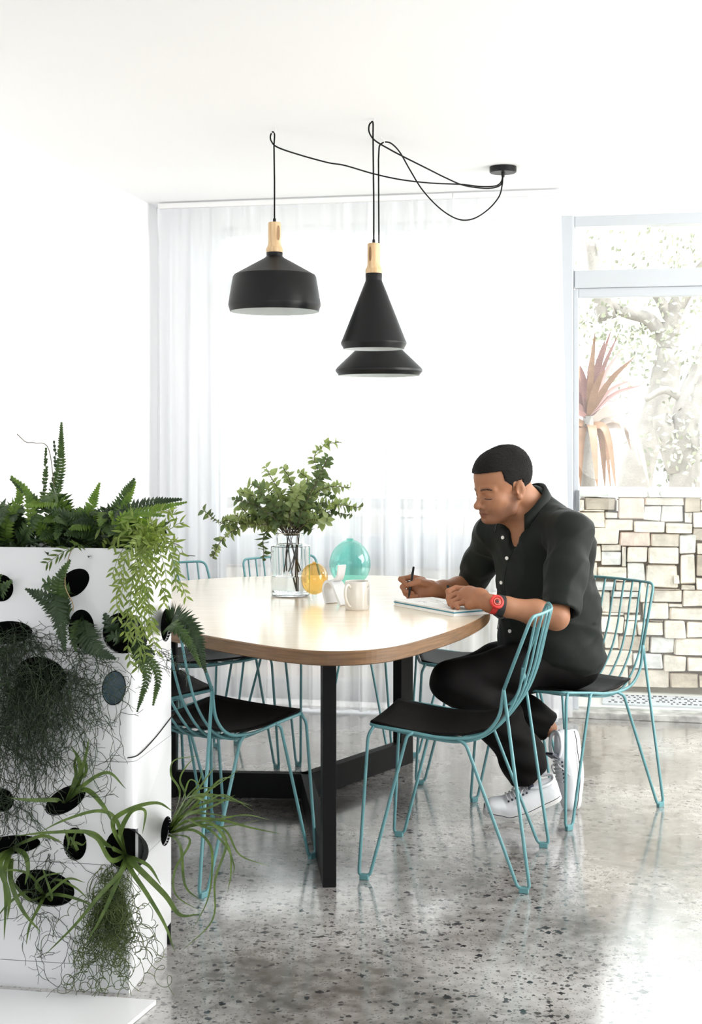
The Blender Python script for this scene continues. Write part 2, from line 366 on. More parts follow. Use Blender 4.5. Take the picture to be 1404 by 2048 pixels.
tag(sw, 'low garden wall of irregular pale sandstone blocks beyond the glass door', 'wall')
def stone(x0, z0, x1, z1, rnd, dep=None):
    """cushion-faced block, 20 quads, slightly skewed"""
    g = 0.0006; x0 += g; x1 -= g; z0 += g; z1 -= g; j = min(x1-x0, z1-z0)*0.09; dep = dep if dep is not None else rnd.uniform(0.0, 0.022)
    P = [[None]*5 for _ in range(5)]; us = [0, 0.05, 0.5, 0.95, 1]
    jj = [(rnd.uniform(-j, j)*0.7, rnd.uniform(-j, j)*0.7) for _ in range(4)]
    vs = []
    for a, u in enumerate(us):
        for c_, v in enumerate(us):
            edge = (a in (0, 4)) or (c_ in (0, 4)); bx = x0+(x1-x0)*u; bz = z0+(z1-z0)*v
            dx = (jj[0][0]*(1-u)*(1-v)+jj[1][0]*u*(1-v)+jj[2][0]*u*v+jj[3][0]*(1-u)*v); dz = (jj[0][1]*(1-u)*(1-v)+jj[1][1]*u*(1-v)+jj[2][1]*u*v+jj[3][1]*(1-u)*v)
            if a in (0, 4) and c_ in (0, 4):
                bx += (0.18*j*3 if a == 0 else -0.18*j*3); bz += (0.5*j if c_ == 0 else -0.5*j)
            y = SO+0.016-dep if edge else SO-dep+rnd.uniform(-0.006, 0.006)
            vs.append(WM @ Vector((bx+dx, y, bz+dz)))
    fs = [(a*5+c_, (a+1)*5+c_, (a+1)*5+c_+1, a*5+c_+1) for a in range(4) for c_ in range(4)]
    ring = [0, 5, 10, 15, 20, 21, 22, 23, 24, 19, 14, 9, 4, 3, 2, 1]; n0 = len(vs)
    for r in ring: vs.append(Vector(vs[r])+(WM.to_3x3() @ Vector((0, 0.07, 0))))
    for i in range(16): fs.append((ring[(i+1) % 16], ring[i], n0+i, n0+(i+1) % 16))
    return MB().add(vs, fs, False)
rs = random.Random(3)
xmax = xmin = None
for (a, b_, c, d_, k) in stones:
    x0, z1 = sxz(a, b_); x1, z0 = sxz(c, d_)
    stone(x0, max(z0, 0.03), x1, z1, rs).build('stone', SM[k], sw)
xL = sxz(1166, 1100)[0]; xR = sxz(1421, 1100)[0]
for side, (ra, rb) in enumerate(((-3.0, xL), (xR, 4.1))):
    z = 0.032
    while z < 0.93:
        h = rs.choice((0.07, 0.09, 0.10, 0.11)); h = min(h, 0.955-z); x = ra
        if side == 0: lim = rb-rs.uniform(0, 0.02)
        else: lim = rb
        while x < lim-0.02:
            wd = min(rs.uniform(0.1, 0.26), lim-x)
            near = side == 0 and x > rb-0.35
            o = stone(x, z, x+wd, z+h, rs).build('stone', SM[rs.choice((0, 0, 0, 1, 3, 4))], sw)
            x += wd
        z += h
x = -3.0; ztop = sxz(1250, 978)[1]; zc = sxz(1250, 994)[1]
for x1 in (-1.9, -0.8, -0.1, 0.55, sxz(1320, 985)[0], 2.4, 3.2, 4.1):
    MB().bbox((x, SO-0.035, zc), (x1-0.004, SO+0.32, ztop), 0.012, WM).build('coping_stone', M['coping'], sw); x = x1
# perforated mat on the patio
mt = thing('door_mat', 'pale perforated rubber mat on the paving outside the glass door', 'mat', WM @ Vector((0.9, 0.3, 0.03)))
A = At(mt); x0 = wl(1205, 0.25); x1 = 2.4
A.part(MB().bbox((x0, 0.14, 0.03), (x1, 0.40, 0.04), 0.003, WM), 'mat_base', mat('grey_rubber', (0.55, 0.56, 0.6), 0.7))
hb = MB()
for i in range(44):
    for j in range(5):
        if rs.random() < 0.25: continue
        xx = x0+0.03+i*0.027+(0.013 if j % 2 else 0); yy = 0.165+j*0.047
        if xx > x1-0.04: continue
        hb.bbox((xx, yy, 0.036), (xx+rs.uniform(0.009, 0.018), yy+0.022, 0.0415), 0.001, WM)
A.part(hb, 'hole_pattern', mat('mat_holes', (0.05, 0.05, 0.06), 0.8), kind='stuff')
# spiky plant and trees behind the wall
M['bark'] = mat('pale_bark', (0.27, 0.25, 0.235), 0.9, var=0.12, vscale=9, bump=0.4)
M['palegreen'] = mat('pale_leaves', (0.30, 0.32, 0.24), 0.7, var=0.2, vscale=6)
def strap(mb, pts, wd, n_up=Vector((0, -0.3, 1)), fold=0.2, prof=None, taper=0.75):
    """long blade leaf with a crease; pts a path, wd its widest width"""
    P = crom(pts, 6); m = len(P); vs = []; fs = []
    for i, p in enumerate(P):
        t = (P[min(i+1, m-1)]-P[max(i-1, 0)]).normalized(); s = t.cross(n_up)
        if s.length < 1e-4: s = Vector((1, 0, 0))
        s.normalize(); nn = s.cross(t); q = i/(m-1)
        wv = wd*0.5*(min(1, 0.45+q*3))*max(0.02, (1-q**2.2))**taper
        vs += [p-s*wv+nn*wv*fold, p, p+s*wv+nn*wv*fold]
    for i in range(m-1):
        a = i*3; fs += [(a, a+1, a+4, a+3), (a+1, a+2, a+5, a+4)]
    return mb.add(vs, fs, True)
D0 = 8.0; c0 = W(1176, 832, D0)
cp = thing('cordyline', 'pinkish red spiky strap-leaved plant behind the stone wall', 'plant', (c0.x, c0.y, 0)); A = At(cp)
tr = MB().tube(crom([(c0.x+0.02, c0.y, 0), (c0.x, c0.y, 0.8), (c0.x, c0.y, c0.z)], 5), [0.05]*5+[0.045]*5+[0.03], 10); A.part(tr, 'trunk', M['bark'])
CM = [mat('cordyline_leaf', c, 0.5, var=0.12, vscale=20) for c in ((0.20, 0.10, 0.09), (0.25, 0.14, 0.085), (0.42, 0.35, 0.31))]
tips = [(1190,665,.04),(1235,672,.03),(1210,680,.05),(1242,700,.04),(1268,715,.04),(1285,770,.03),(1160,730,.05),(1130,720,.05),(1110,760,.04),(1228,803,.03),(1100,800,.05),(1250,835,.03),(1140,690,.04),(1120,850,.04),(1262,760,.03),(1185,700,.05),(1210,740,.045),(1148,760,.05),(1090,840,.04),(1222,660,.03)]
for i, (a, b_, wd) in enumerate(tips):
    tp = W(a, b_, D0+rs.uniform(-0.35, 0.3)); mid = c0.lerp(tp, 0.5)+Vector((0, 0, 0.04)); A.part(strap(MB(), [c0, mid, tp], wd, Vector((0.1, -1, 0.4))), 'leaf', CM[0 if i % 4 else 1])
for i, (a, b_, wd) in enumerate([(1300,975,.05),(1262,900,.05),(1232,978,.05),(1210,975,.06),(1250,870,.05),(1160,975,.06),(1195,980,.06),(1140,960,.05),(1280,930,.04),(1120,940,.05),(1222,985,.04)]):
    tp = W(a, b_, D0+rs.uniform(-0.35, 0.1)); mid = c0.lerp(tp, 0.45)+Vector(((tp.x-c0.x)*0.25, 0, 0.10))
    A.part(strap(MB(), [c0-Vector((0, 0, 0.06)), mid, tp], wd, Vector((0.1, -1, 0.4))), 'leaf', CM[2 if i in (0, 1, 4, 8, 7) else 1])
def tree(label, branches, D, leaves, seed):
    base = W(*branches[0][0][:2], D); t = thing('tree', label, 'tree', (base.x, D, 0), 0, 'pale trees in the overexposed garden'); A = At(t); r = random.Random(seed)
    for i, (path_, r0, r1) in enumerate([(b_[:-1], b_[-1][0], b_[-1][1]) for b_ in branches]):
        P = [W(p[0], p[1], D+(p[2] if len(p) > 2 else 0)) for p in path_]
        if i == 0: P = [Vector((P[0].x, D, -0.05))]+P
        Q = crom(P, 5); n = len(Q); A.part(MB().tube(Q, [r0+(r1-r0)*k/(n-1) for k in range(n)], 9), 'trunk' if i == 0 else 'branch', M['bark'])
    fo = MB()
    for (px, py, rad, cnt) in leaves:
        c = W(px, py, D)
        for _ in range(cnt):
            p = c+Vector([r.gauss(0, rad*0.5) for _ in range(3)]); d_ = Vector([r.gauss(0, 1) for _ in range(3)]).normalized(); s_ = d_.orthogonal().normalized()*0.02; d_ *= 0.055
            fo.add([p, p+d_*0.5+s_, p+d_, p+d_*0.5-s_], [(0, 1, 2, 3)])
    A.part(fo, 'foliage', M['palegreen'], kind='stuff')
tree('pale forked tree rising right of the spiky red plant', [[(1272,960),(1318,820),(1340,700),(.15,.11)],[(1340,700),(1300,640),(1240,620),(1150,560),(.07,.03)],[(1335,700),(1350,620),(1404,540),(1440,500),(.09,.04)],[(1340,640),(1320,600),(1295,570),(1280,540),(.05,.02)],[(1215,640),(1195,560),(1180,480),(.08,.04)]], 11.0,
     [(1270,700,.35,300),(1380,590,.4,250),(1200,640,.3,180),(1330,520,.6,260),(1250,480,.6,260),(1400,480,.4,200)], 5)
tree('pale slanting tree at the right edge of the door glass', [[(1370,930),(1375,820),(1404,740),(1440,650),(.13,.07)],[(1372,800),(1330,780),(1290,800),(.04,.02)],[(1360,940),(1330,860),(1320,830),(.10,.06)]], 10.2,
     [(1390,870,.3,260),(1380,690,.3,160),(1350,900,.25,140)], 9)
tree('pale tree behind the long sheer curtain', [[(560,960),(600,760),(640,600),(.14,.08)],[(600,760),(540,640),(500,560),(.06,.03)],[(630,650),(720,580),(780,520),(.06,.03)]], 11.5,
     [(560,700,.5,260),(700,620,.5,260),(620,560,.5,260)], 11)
# ================================================================= TABLE
def oak(name, c1, c2, rough, coat, s=(14, 1.6, 14)):
    return mat(name, c1, rough, col2=c2, vscale=3.0, stretch=s, bump=0.05, bscale=30, coat=coat)
M['oaktop'] = oak('pale_oak_top', hexc('efe0c8'), hexc('e6d2b4'), 0.3, 0.8, (1.6, 14, 1)); inp(M['oaktop'].node_tree.nodes['Principled BSDF'], 'Coat Roughness', 0.17); inp(M['oaktop'].node_tree.nodes['Principled BSDF'], 'Coat IOR', 1.8)
M['oakedge'] = oak('oak_edge', hexc('7e5d3c'), hexc('62472b'), 0.45, 0.15, (3, 3, 60))
TT = [(-0.05,3.775),(0.10,3.835),(0.232,4.038),(0.37,4.33),(0.466,4.66),(0.50,5.05),(0.47,5.45),(0.33,5.76),(0.05,5.90),(-0.30,5.875),(-0.63,5.73),(-0.82,5.45),(-0.875,5.10),(-0.82,4.75),(-0.66,4.38),(-0.42,4.07),(-0.20,3.845)]
tb = thing('dining_table', 'large rounded oak dining table on black flat steel legs in the middle of the room', 'table', (-0.17, 5.05, 0)); A = At(tb)
ring = crom([(x, y, 0) for x, y in TT], 10, closed=True)
def top_ring(k, z):
    out = []; n = len(ring)
    for i, p in enumerate(ring):
        t = (ring[(i+1) % n]-ring[i-1]).normalized(); out.append(Vector((p.x-t.y*k, p.y+t.x*k, z)))
    return out
n = len(ring); b = MB(); b.add(top_ring(0.003, 0.74), [tuple(range(n))]); A.part(b, 'table_top', M['oaktop'])
b = MB(); R_ = [top_ring(0.003, 0.74), top_ring(0.0, 0.737), top_ring(0.0, 0.702), top_ring(0.004, 0.699)]
b.add(sum(R_, []), [(r*n+i, (r+1)*n+i, (r+1)*n+(i+1) % n, r*n+(i+1) % n) for r in range(3) for i in range(n)]+[tuple(range(4*n-1, 3*n-1, -1))])
A.part(b, 'table_edge', M['oakedge'])
Jn = Vector((-0.165, 5.06, 0))
for q in ((-0.063, 4.055), (0.238, 5.64), (-0.735, 5.10)):
    e = Vector((q[0], q[1], 0)); d = (e-Jn); Ln = d.length; d.normalize(); a = math.atan2(d.y, d.x)
    Mx = Matrix.Translation(Jn) @ Matrix.Rotation(a, 4, 'Z')
    A.part(MB().bbox((Ln-0.09, -0.02, 0), (Ln, 0.02, 0.699), 0.002, Mx), 'leg', M['black_steel'])
    A.part(MB().bbox((-0.02, -0.02, 0.004), (Ln-0.0905, 0.02, 0.095), 0.002, Mx), 'floor_bar', M['black_steel'])
    A.part(MB().bbox((-0.02, -0.02, 0.66), (Ln-0.0905, 0.02, 0.699), 0.002, Mx), 'top_bar', M['black_steel'])
# ================================================================= CHAIRS
WR = 0.0052
def make_chair():
    t = thing('wire_chair', '', 'chair'); m = M['teal']
    Y0 = 0.205
    def P(x, y, z): return Vector((x, y, z))
    # back rim: up from the two hips, across the top (dished)
    rim = rounded([P(-0.172,-Y0,0.585), P(-0.252,-0.19,0.80)]+[P(-0.252-0.035*math.cos(y/0.19*math.pi/2), y, 0.80) for y in (-0.12, 0, 0.12)]+[P(-0.252,0.19,0.80), P(-0.172,Y0,0.585)], 0.03)
    MB().tube(rim, WR, 8).build('back_rim', m, t)
    # upright wires that sweep down and forward under the seat
    for k in range(8):
        y = -0.155+0.31*k/7; q = (y/0.19); d = 0.035*math.cos(q*math.pi/2); sag = 0.014*math.cos(q*math.pi/2); ys = y*1.12
        pts = [P(-0.252-d, y, 0.80), P(-0.236-d*0.9, y*1.01, 0.72), P(-0.215-d*0.8, y*1.04, 0.62), P(-0.185-d*0.5, y*1.06, 0.53), P(-0.125, y*1.08, 0.452-sag), P(-0.04, ys, 0.421-sag), P(0.07, ys, 0.428-sag), P(0.17, ys, 0.444-sag*0.7), P(0.232, ys, 0.452-sag*0.4)]
        MB().tube(crom(pts, 5), WR*0.8, 6).build('back_wire', m, t)
    # seat rim: sides and front
    pr = [P(-0.172,-Y0,0.585), P(-0.155,-Y0,0.50), P(-0.10,-Y0,0.445), P(-0.0,-Y0,0.432), P(0.12,-Y0,0.446), P(0.215,-Y0,0.457)]
    s1 = crom(pr, 5); s1 += crom([P(0.215,-Y0,0.457), P(0.236,-Y0+0.02,0.458), P(0.240,-0.1,0.449), P(0.240,0,0.446), P(0.240,0.1,0.449), P(0.236,Y0-0.02,0.458), P(0.215,Y0,0.457)], 5)[1:]
    s1 += [P(v.x, -v.y, v.z) for v in reversed(crom(pr, 5))][1:]
    MB().tube(s1, WR, 8).build('seat_rim', m, t)
    for x in (-0.03, 0.12): MB().tube(crom([P(x,-Y0,0.430+0.01*(x > 0)), P(x,-0.1,0.414+0.01*(x > 0)), P(x,0,0.410+0.01*(x > 0)), P(x,0.1,0.414+0.01*(x > 0)), P(x,Y0,0.430+0.01*(x > 0))], 4), WR*0.9, 6).build('cross_wire', m, t)
    for sy in (-1, 1):
        front = rounded([P(0.222, sy*Y0, 0.457), P(0.238, sy*(Y0+0.008), 0.43), P(0.262, sy*0.232, 0.012), P(0.228, sy*0.232, 0.012), P(0.118, sy*(Y0+0.008), 0.435), P(0.10, sy*Y0, 0.444)], 0.016)
        rear = rounded([P(-0.172, sy*Y0, 0.585), P(-0.252, sy*0.232, 0.012), P(-0.218, sy*0.232, 0.012), P(-0.06, sy*(Y0+0.006), 0.42), P(-0.03, sy*Y0, 0.432)], 0.016)
        for L_, fx in ((front, 0.245), (rear, -0.235)):
            o = MB().tube(L_, WR, 8).build('leg', m, t)
            MB().bbox((fx-0.014, sy*0.232-0.0075, 0.0), (fx+0.014, sy*0.232+0.0075, 0.018), 0.003).build('foot_cap', m, o)
    # seat pad: thin leather sheet, dished
    vs = []; nx, ny = 14, 12; th = 0.006
    for lay in (0, 1):
        for i in range(nx+1):
            u = i/nx; x = -0.135+0.372*u
            z = 0.440+0.016*u-0.018*math.sin(u*math.pi)+(0.014*(1-u*5) if u < 0.2 else 0)
            hw = 0.198-0.02*(1-u)**2-(0.022*max(0, (u-0.9)*10)**2)*0.4
            for j in range(ny+1):
                v = -1+2*j/ny; vs.append(P(x, v*hw, z+0.009+0.004*v*v+th*(lay-1)-0.008*(1-v*v)*math.sin(u*math.pi)))
    N_ = (nx+1)*(ny+1); fs = []
    for i in range(nx):
        for j in range(ny):
            a = i*(ny+1)+j; fs += [(a, a+1, a+ny+2, a+ny+1), (N_+a, N_+a+ny+1, N_+a+ny+2, N_+a+1)]
    for i in range(nx):
        for j in (0, ny):
            a = i*(ny+1)+j; fs.append((a, a+ny+1, N_+a+ny+1, N_+a) if j == 0 else (a+ny+1, a, N_+a, N_+a+ny+1))
    for j in range(ny):
        for i in (0, nx):
            a = i*(ny+1)+j; fs.append((a+1, a, N_+a, N_+a+1) if i == 0 else (a, a+1, N_+a+1, N_+a))
    MB().add(vs, fs, True).build('seat_pad', M['leather'], t)
    return t
def dup(src):
    r = src.copy(); COL.objects.link(r)
    for ch in list(src.children):
        c = ch.copy(); COL.objects.link(c); c.parent = r
        for g in list(ch.children):
            d = g.copy(); COL.objects.link(d); d.parent = c
    return r
chair0 = make_chair()
CH = [((0.3365, 4.29), 165.0, 'teal wire chair nearest the camera, in front of the seated man'),
      ((0.785, 4.985), -141.6, 'teal wire chair the man in the dark shirt sits on'),
      ((0.51, 5.50), 180.0, 'teal wire chair tucked under the far right of the table, beyond the man\'s knees'),
      ((-0.457, 4.295), 50.7, 'teal wire chair at the near left of the table, just right of the planter'),
      ((-0.77, 4.83), 24.0, 'teal wire chair half hidden behind the planter, second along the left side of the table'),
      ((-0.63, 5.58), -54.0, 'teal wire chair at the far left of the table, its back beside the ferns'),
      ((-0.17, 5.90), -54.0, 'teal wire chair at the far end, its back seen through the glass vase')]
for i, ((x, y), a, lab) in enumerate(CH):
    c = chair0 if i == 0 else dup(chair0)
    c.location = (x, y, 0); c.rotation_euler = (0, 0, math.radians(a)); c['label'] = lab; c['group'] = 'teal wire chairs around the table'
# ================================================================= PENDANT LAMPS
def lamp(label, D, cx, rows_shade, rim_in, wood_y, col_y, cord, nseg=64):
    s = F/D; zz = lambda y: HC-(y-HY)/s
    X = (cx-CX)/s; t = thing('pendant_lamp', label, 'lamp', (X, D, zz(rows_shade[-1][1]))); A = At(t)
    prof = [(r/s, zz(y)) for r, y in rows_shade]
    th = 0.0018; inner = [(max(r-th, 0.001), z-(0.0004 if i else 0.002)) for i, (r, z) in enumerate(prof)]
    A.part(MB().lathe(prof+[(prof[-1][0]-th*0.5, prof[-1][1]-0.0006)], (X, D, 0), nseg), 'shade', M['matt_black'])
    A.part(MB().lathe(list(reversed(inner)), (X, D, 0), nseg), 'shade_lining', M['lampwhite'])
    y0, y1 = wood_y; h = y1-y0; r0, r1 = 12.8/s*(1 if h < 75 else 1), 17.0/s
    z = lambda q: zz(y0+h*q)
    wd = [(0.002, z(0)), (r0-0.002, z(0)), (r0, z(0.03)), (r0, z(0.66)), (r0*1.02, z(0.72)), (r0*1.15, z(0.80)), (r1*0.97, z(0.86)), (r1, z(0.9)), (r1, z(0.98)), (r1-0.001, z(1))]
    wmb = MB().lathe(wd, (X, D, 0), 40)
    bm = bmesh.new(); me = bpy.data.meshes.new('tmp'); me.from_pydata(wmb.v, [], wmb.f); bm.from_mesh(me)
    # routed slot: press the wood in along a long oval on one side
    ang = math.radians(-50 if cx < 600 else -125)
    obj_w = A.part(wmb, 'wooden_handle', M['ashwood'])
    dirv = Vector((math.cos(ang), math.sin(ang), 0)); zc, zh = (z(0.12)+z(0.62))/2, (z(0.12)-z(0.62))/2
    side = Vector((-dirv.y, dirv.x, 0)); ob = MB(); oi = []
    for k in range(24):
        a = 2*math.pi*k/24; u = 0.30*r0*math.copysign(abs(math.cos(a))**0.8, math.cos(a)); v = zh*math.copysign(abs(math.sin(a))**0.75, math.sin(a))
        rr = math.sqrt(max(r0*r0-u*u, 0))+0.0004; oi.append(Vector((X, D, zc+v))+dirv*rr+side*u)
    rim2 = [p+dirv*0.0012 for p in oi]; cen = [Vector((X, D, 0))+dirv*(r0*0.98+0.0006) + Vector((0,0,p.z))+side*((p-Vector((X, D, p.z))).dot(side)*0.8) for p in oi]
    A.part(MB().tube(oi, 0.0009, 6, closed=True), 'slot_rim', M['ashwood'], obj_w)
    A.part(MB().add(cen, [tuple(range(24))]), 'slot', M['slotwood'], obj_w)
    bm.free(); bpy.data.meshes.remove(me)
    c0, c1 = col_y
    A.part(MB().lathe([(0.002, zz(c0-0.5)), (16.3/s, zz(c0-0.5)), (16.8/s, zz(c0+1)), (16.3/s, zz(c1)), (16.8/s, zz(c1+2))], (X, D, 0), 40), 'collar', M['matt_black'])
    A.part(MB().lathe([(0.001, zz(y0-8)), (3.0/s, zz(y0-8)), (3.3/s, zz(y0-1)), (3.3/s, zz(y0+1))], (X, D, 0), 14), 'cord_grip', M['matt_black'])
    # bulb
    rb = 0.03 if rim_in > 0.1 else 0.022; zb = zz(rows_shade[-1][1])+0.05
    bl_ = [(rb*math.sin(a), zb-rb*math.cos(a)) for a in [math.pi*k/12 for k in range(10)]]+[(0.013, zb+rb*1.5), (0.013, zb+rb*2.2), (0.002, zb+rb*2.2)]
    A.part(MB().lathe(bl_, (X, D, 0), 24), 'bulb', M['opal'])
    pts = [Vector((X, D, zz(y0-8))), Vector((X, D, zz(y0-80)))]+[W(*p) for p in cord]
    pts2 = [pts[0], pts[1]]+crom(pts[2:], 10)
    A.part(MB().tube([p for i, p in enumerate(pts2)], 0.0030, 8), 'cord', M['black_cord'])
    return t
M['opal'] = mat('opal_bulb', (0.85, 0.85, 0.82), 0.15, coat=0.5); M['slotwood'] = mat('routed_wood', hexc('8f6f4c'), 0.7)
ROSE = (1006, 349, 5.94)
lamp('black pendant lamp with a wide drum shade and wooden handle, leftmost of three', 5.21, 549,
     [(16, 512), (20, 516), (81, 550), (83.5, 554), (92.5, 608), (92.5, 612), (90, 619), (89, 623)], 0.17, (445, 505), (505, 512),
     [(548, 290, 5.21), (549, 269, 5.21), (545, 264, 5.215), (541, 272, 5.22), (543, 283, 5.23), (556, 295, 5.26), (600, 310, 5.34), (655, 325, 5.42), (690, 331, 5.47), (745, 347, 5.55), (800, 359, 5.63), (860, 366, 5.72), (925, 369, 5.80), (960, 373, 5.86), (990, 372, 5.90), (1002, 364, 5.93), ROSE])
lamp('black pendant lamp with a tall narrow cone shade, in the middle of three', 5.05, 747.5,
     [(16, 560), (17, 563), (64, 681), (66, 685), (65.5, 689), (61.5, 696), (61, 698)], 0.11, (487, 547), (547, 560),
     [(746, 270, 5.05), (746, 246, 5.05), (743, 244, 5.05), (738, 252, 5.06), (739, 266, 5.07), (750, 281, 5.12), (778, 298, 5.20), (810, 315, 5.28), (850, 335, 5.42), (890, 355, 5.58), (925, 370, 5.72), (960, 376, 5.82), (985, 376, 5.88), (1001, 370, 5.93), (1005, 358, 5.94), ROSE])
lamp('black pendant lamp with a low flared shade, behind and below the tall cone lamp', 5.35, 758,
     [(16, 668), (18, 672), (84, 735), (87, 739), (87, 743), (82, 749), (81.5, 751)], 0.16, (600, 658), (658, 668),
     [(757, 320, 5.35), (758, 299, 5.35), (759, 292, 5.35), (763, 287, 5.35), (772, 284, 5.37), (784, 288, 5.39), (800, 305, 5.46), (820, 340, 5.62), (845, 380, 5.67), (880, 417, 5.73), (915, 438, 5.78), (945, 438, 5.83), (975, 420, 5.88), (997, 395, 5.92), (1004, 372, 5.94), ROSE])
Z_ = W(*ROSE); cz = 2.5; Rr = 0.058
rt = thing('ceiling_rose', 'round black ceiling plate where the three lamp cords meet', 'ceiling rose', (Z_.x, Z_.y, cz)); A = At(rt)
A.part(MB().lathe([(0.001, cz-0.026), (Rr-0.004, cz-0.026), (Rr, cz-0.022), (Rr, cz-0.0005), (0.001, cz-0.0005)], (Z_.x, Z_.y, 0), 48), 'plate', M['matt_black'])
A.part(MB().lathe([(0.001, Z_.z-0.012), (0.006, Z_.z-0.012), (0.008, Z_.z), (0.008, cz-0.025), (0.001, cz-0.025)], (Z_.x, Z_.y, 0), 16), 'cord_grip', M['matt_black'])
for (px, py, D, lab) in ((546, 262, 5.21, 'small white ceiling hook holding the cord of the drum-shaded lamp'), (743, 240, 5.05, 'small white ceiling hook holding the cord of the tall cone lamp'), (763, 286, 5.35, 'small white ceiling hook holding the cord of the low flared lamp')):
    p = W(px, py, D); x, y = p.x, D; zb = p.z
    pts = [(x, y, 2.5), (x, y, zb+0.018), (x+0.008, y, zb+0.012), (x+0.011, y, zb+0.002), (x+0.004, y, zb-0.008), (x-0.006, y, zb-0.006), (x-0.010, y, zb+0.003)]
    o = MB().tube(crom(pts, 4), 0.0016, 8).build('ceiling_hook', M['white_plastic']); tag(o, lab, 'hook', 'ceiling hooks of the lamps')
# ================================================================= ON THE TABLE
def glass(name, col, rough=0.0, ior=1.45):
    return mat(name, col, rough, Transmission_Weight=1.0, IOR=ior)
M['glass'] = glass('clear_glass', (0.97, 0.99, 0.99)); M['water'] = glass('water', (0.98, 0.99, 0.99), 0, 1.33)
M['amber'] = pane_mat('amber_blown_glass', (0.95, 0.74, 0.36), 1.5); M['aqua'] = pane_mat('aqua_blown_glass', (0.50, 0.86, 0.80), 1.5)
M['thinclear'] = pane_mat('thin_clear_glass', (0.90, 0.94, 0.94), 1.5)
def shell(prof, th):  # closed thin-walled lathe profile
    inn = []
    for i, (r, z) in enumerate(prof):
        a = prof[max(i-1, 0)]; b_ = prof[min(i+1, len(prof)-1)]; tx, tz = b_[0]-a[0], b_[1]-a[1]; l = math.hypot(tx, tz) or 1
        inn.append((max(r-tz/l*th, 0.0002), z+tx/l*th))
    return prof+list(reversed(inn))
T = 0.7402
vx = G(581, 1191, T); vt = thing('glass_vase', 'tall clear glass jar vase half full of water holding leafy branches', 'vase', (vx.x, vx.y, T)); A = At(vt)
R = 0.0735; prof = [(0.0005, T+0.004), (R-0.012, T+0.002), (R-0.003, T+0.003), (R, T+0.010), (R, T+0.178), (R-0.002, T+0.186), (R-0.014, T+0.190), (R-0.020, T+0.193), (R-0.021, T+0.198), (R-0.021, T+0.226), (R-0.018, T+0.231), (R-0.0165, T+0.233)]
A.part(MB().lathe(shell(prof, 0.0035), (vx.x, vx.y, 0), 56), 'jar', M['glass'])
rw = R-0.0036; A.part(MB().lathe([(0.0005, T+0.0085), (rw-0.004, T+0.0085), (rw, T+0.015), (rw, T+0.074), (rw-0.001, T+0.0745), (0.0005, T+0.0735)], (vx.x, vx.y, 0), 48), 'water', M['water'])
# amber ball and aqua egg of blown glass
def blown(label, px, pyb, foot, rx, rz, m, lean, tname, wob=0.03):
    c = G(px, pyb, T); t = thing('glass_ornament', label, 'glass ornament', (c.x, c.y, T), 0, 'coloured blown glass ornaments on the table'); A = At(t)
    zc = T+foot+rz; n1, n2 = 40, 26; vs = []; r = random.Random(int(px))
    ph = r.uniform(0, 6)
    for i in range(n2+1):
        a = math.pi*i/n2; rr = math.sin(a); egg = 1+(0.10*math.cos(a) if tname == 'egg' else 0.0)
        for k in range(n1):
            b_ = 2*math.pi*k/n1; q = 1+wob*math.sin(2*b_+ph+3*a)*rr
            vs.append(Vector((c.x+rx*rr*math.cos(b_)*q*(1+0.10*math.cos(a)*(tname == 'egg')), c.y+rx*rr*math.sin(b_)*q, zc-rz*math.cos(a)+lean*rx*0.1*math.cos(a))))
    fs = [(i*n1+k, i*n1+(k+1) % n1, (i+1)*n1+(k+1) % n1, (i+1)*n1+k) for i in range(n2) for k in range(n1)]
    A.part(MB().add(vs, fs, True), 'glass_bubble', m)
    A.part(MB().lathe([(0.012, T+0.0006), (0.013, T+0.003), (0.009, T+0.010), (0.009, T+foot+0.004), (0.012, T+foot+0.010)], (c.x, c.y, 0), 24), 'foot', M['thinclear'])
    A.part(MB().lathe([(0.016 if tname == 'egg' else 0.008, zc+rz-0.006), (0.013 if tname == 'egg' else 0.007, zc+rz+0.004), (0.010 if tname == 'egg' else 0.005, zc+rz+0.004)], (c.x, c.y, 0), 20), 'neck', m)
    return t
blown('round amber blown glass ball standing between the vase and the white ornament', 629, 1201, 0.022, 0.050, 0.057, M['amber'], 0, 'ball')
blown('large aqua blown glass egg standing behind the white mug', 700, 1176, 0.010, 0.081, 0.090, M['aqua'], 0, 'egg', 0.01)
# white curled ornament: an arch with a raised tail fin
wc = G(672, 1208, T); wt = thing('porcelain_ornament', 'white folded porcelain ornament with a raised fin, left of the mug', 'ornament', (wc.x, wc.y, T), math.radians(-52)); A = At(wt)
Mx = A.M
def ribbon(path_, wds, th, name):
    P = crom([Vector((a, 0, z)) for a, z in path_], 6); n_ = len(P); vs = []
    for i, p in enumerate(P):
        q = i/(n_-1)*(len(wds)-1); k = int(min(q, len(wds)-2)); wv = wds[k]+(wds[k+1]-wds[k])*(q-k)
        t_ = (P[min(i+1, n_-1)]-P[max(i-1, 0)]).normalized(); nn = Vector((-t_.z, 0, t_.x))*th/2; y = Vector((0, wv/2, 0))
        vs += [Mx @ (p-y-nn), Mx @ (p+y-nn), Mx @ (p+y+nn), Mx @ (p-y+nn)]
    fs = [(i*4+k, i*4+(k+1) % 4, i*4+4+(k+1) % 4, i*4+4+k) for i in range(n_-1) for k in range(4)]+[(3, 2, 1, 0), (n_*4-4, n_*4-3, n_*4-2, n_*4-1)]
    A.part(MB().add(vs, fs), name, M['porcelain'])
ribbon([(-0.026, 0.0), (-0.044, 0.045), (-0.036, 0.072), (-0.012, 0.080), (0.012, 0.066), (0.040, 0.030), (0.060, 0.002)], [0.052, 0.05, 0.048, 0.05, 0.055, 0.055], 0.010, 'arched_body')
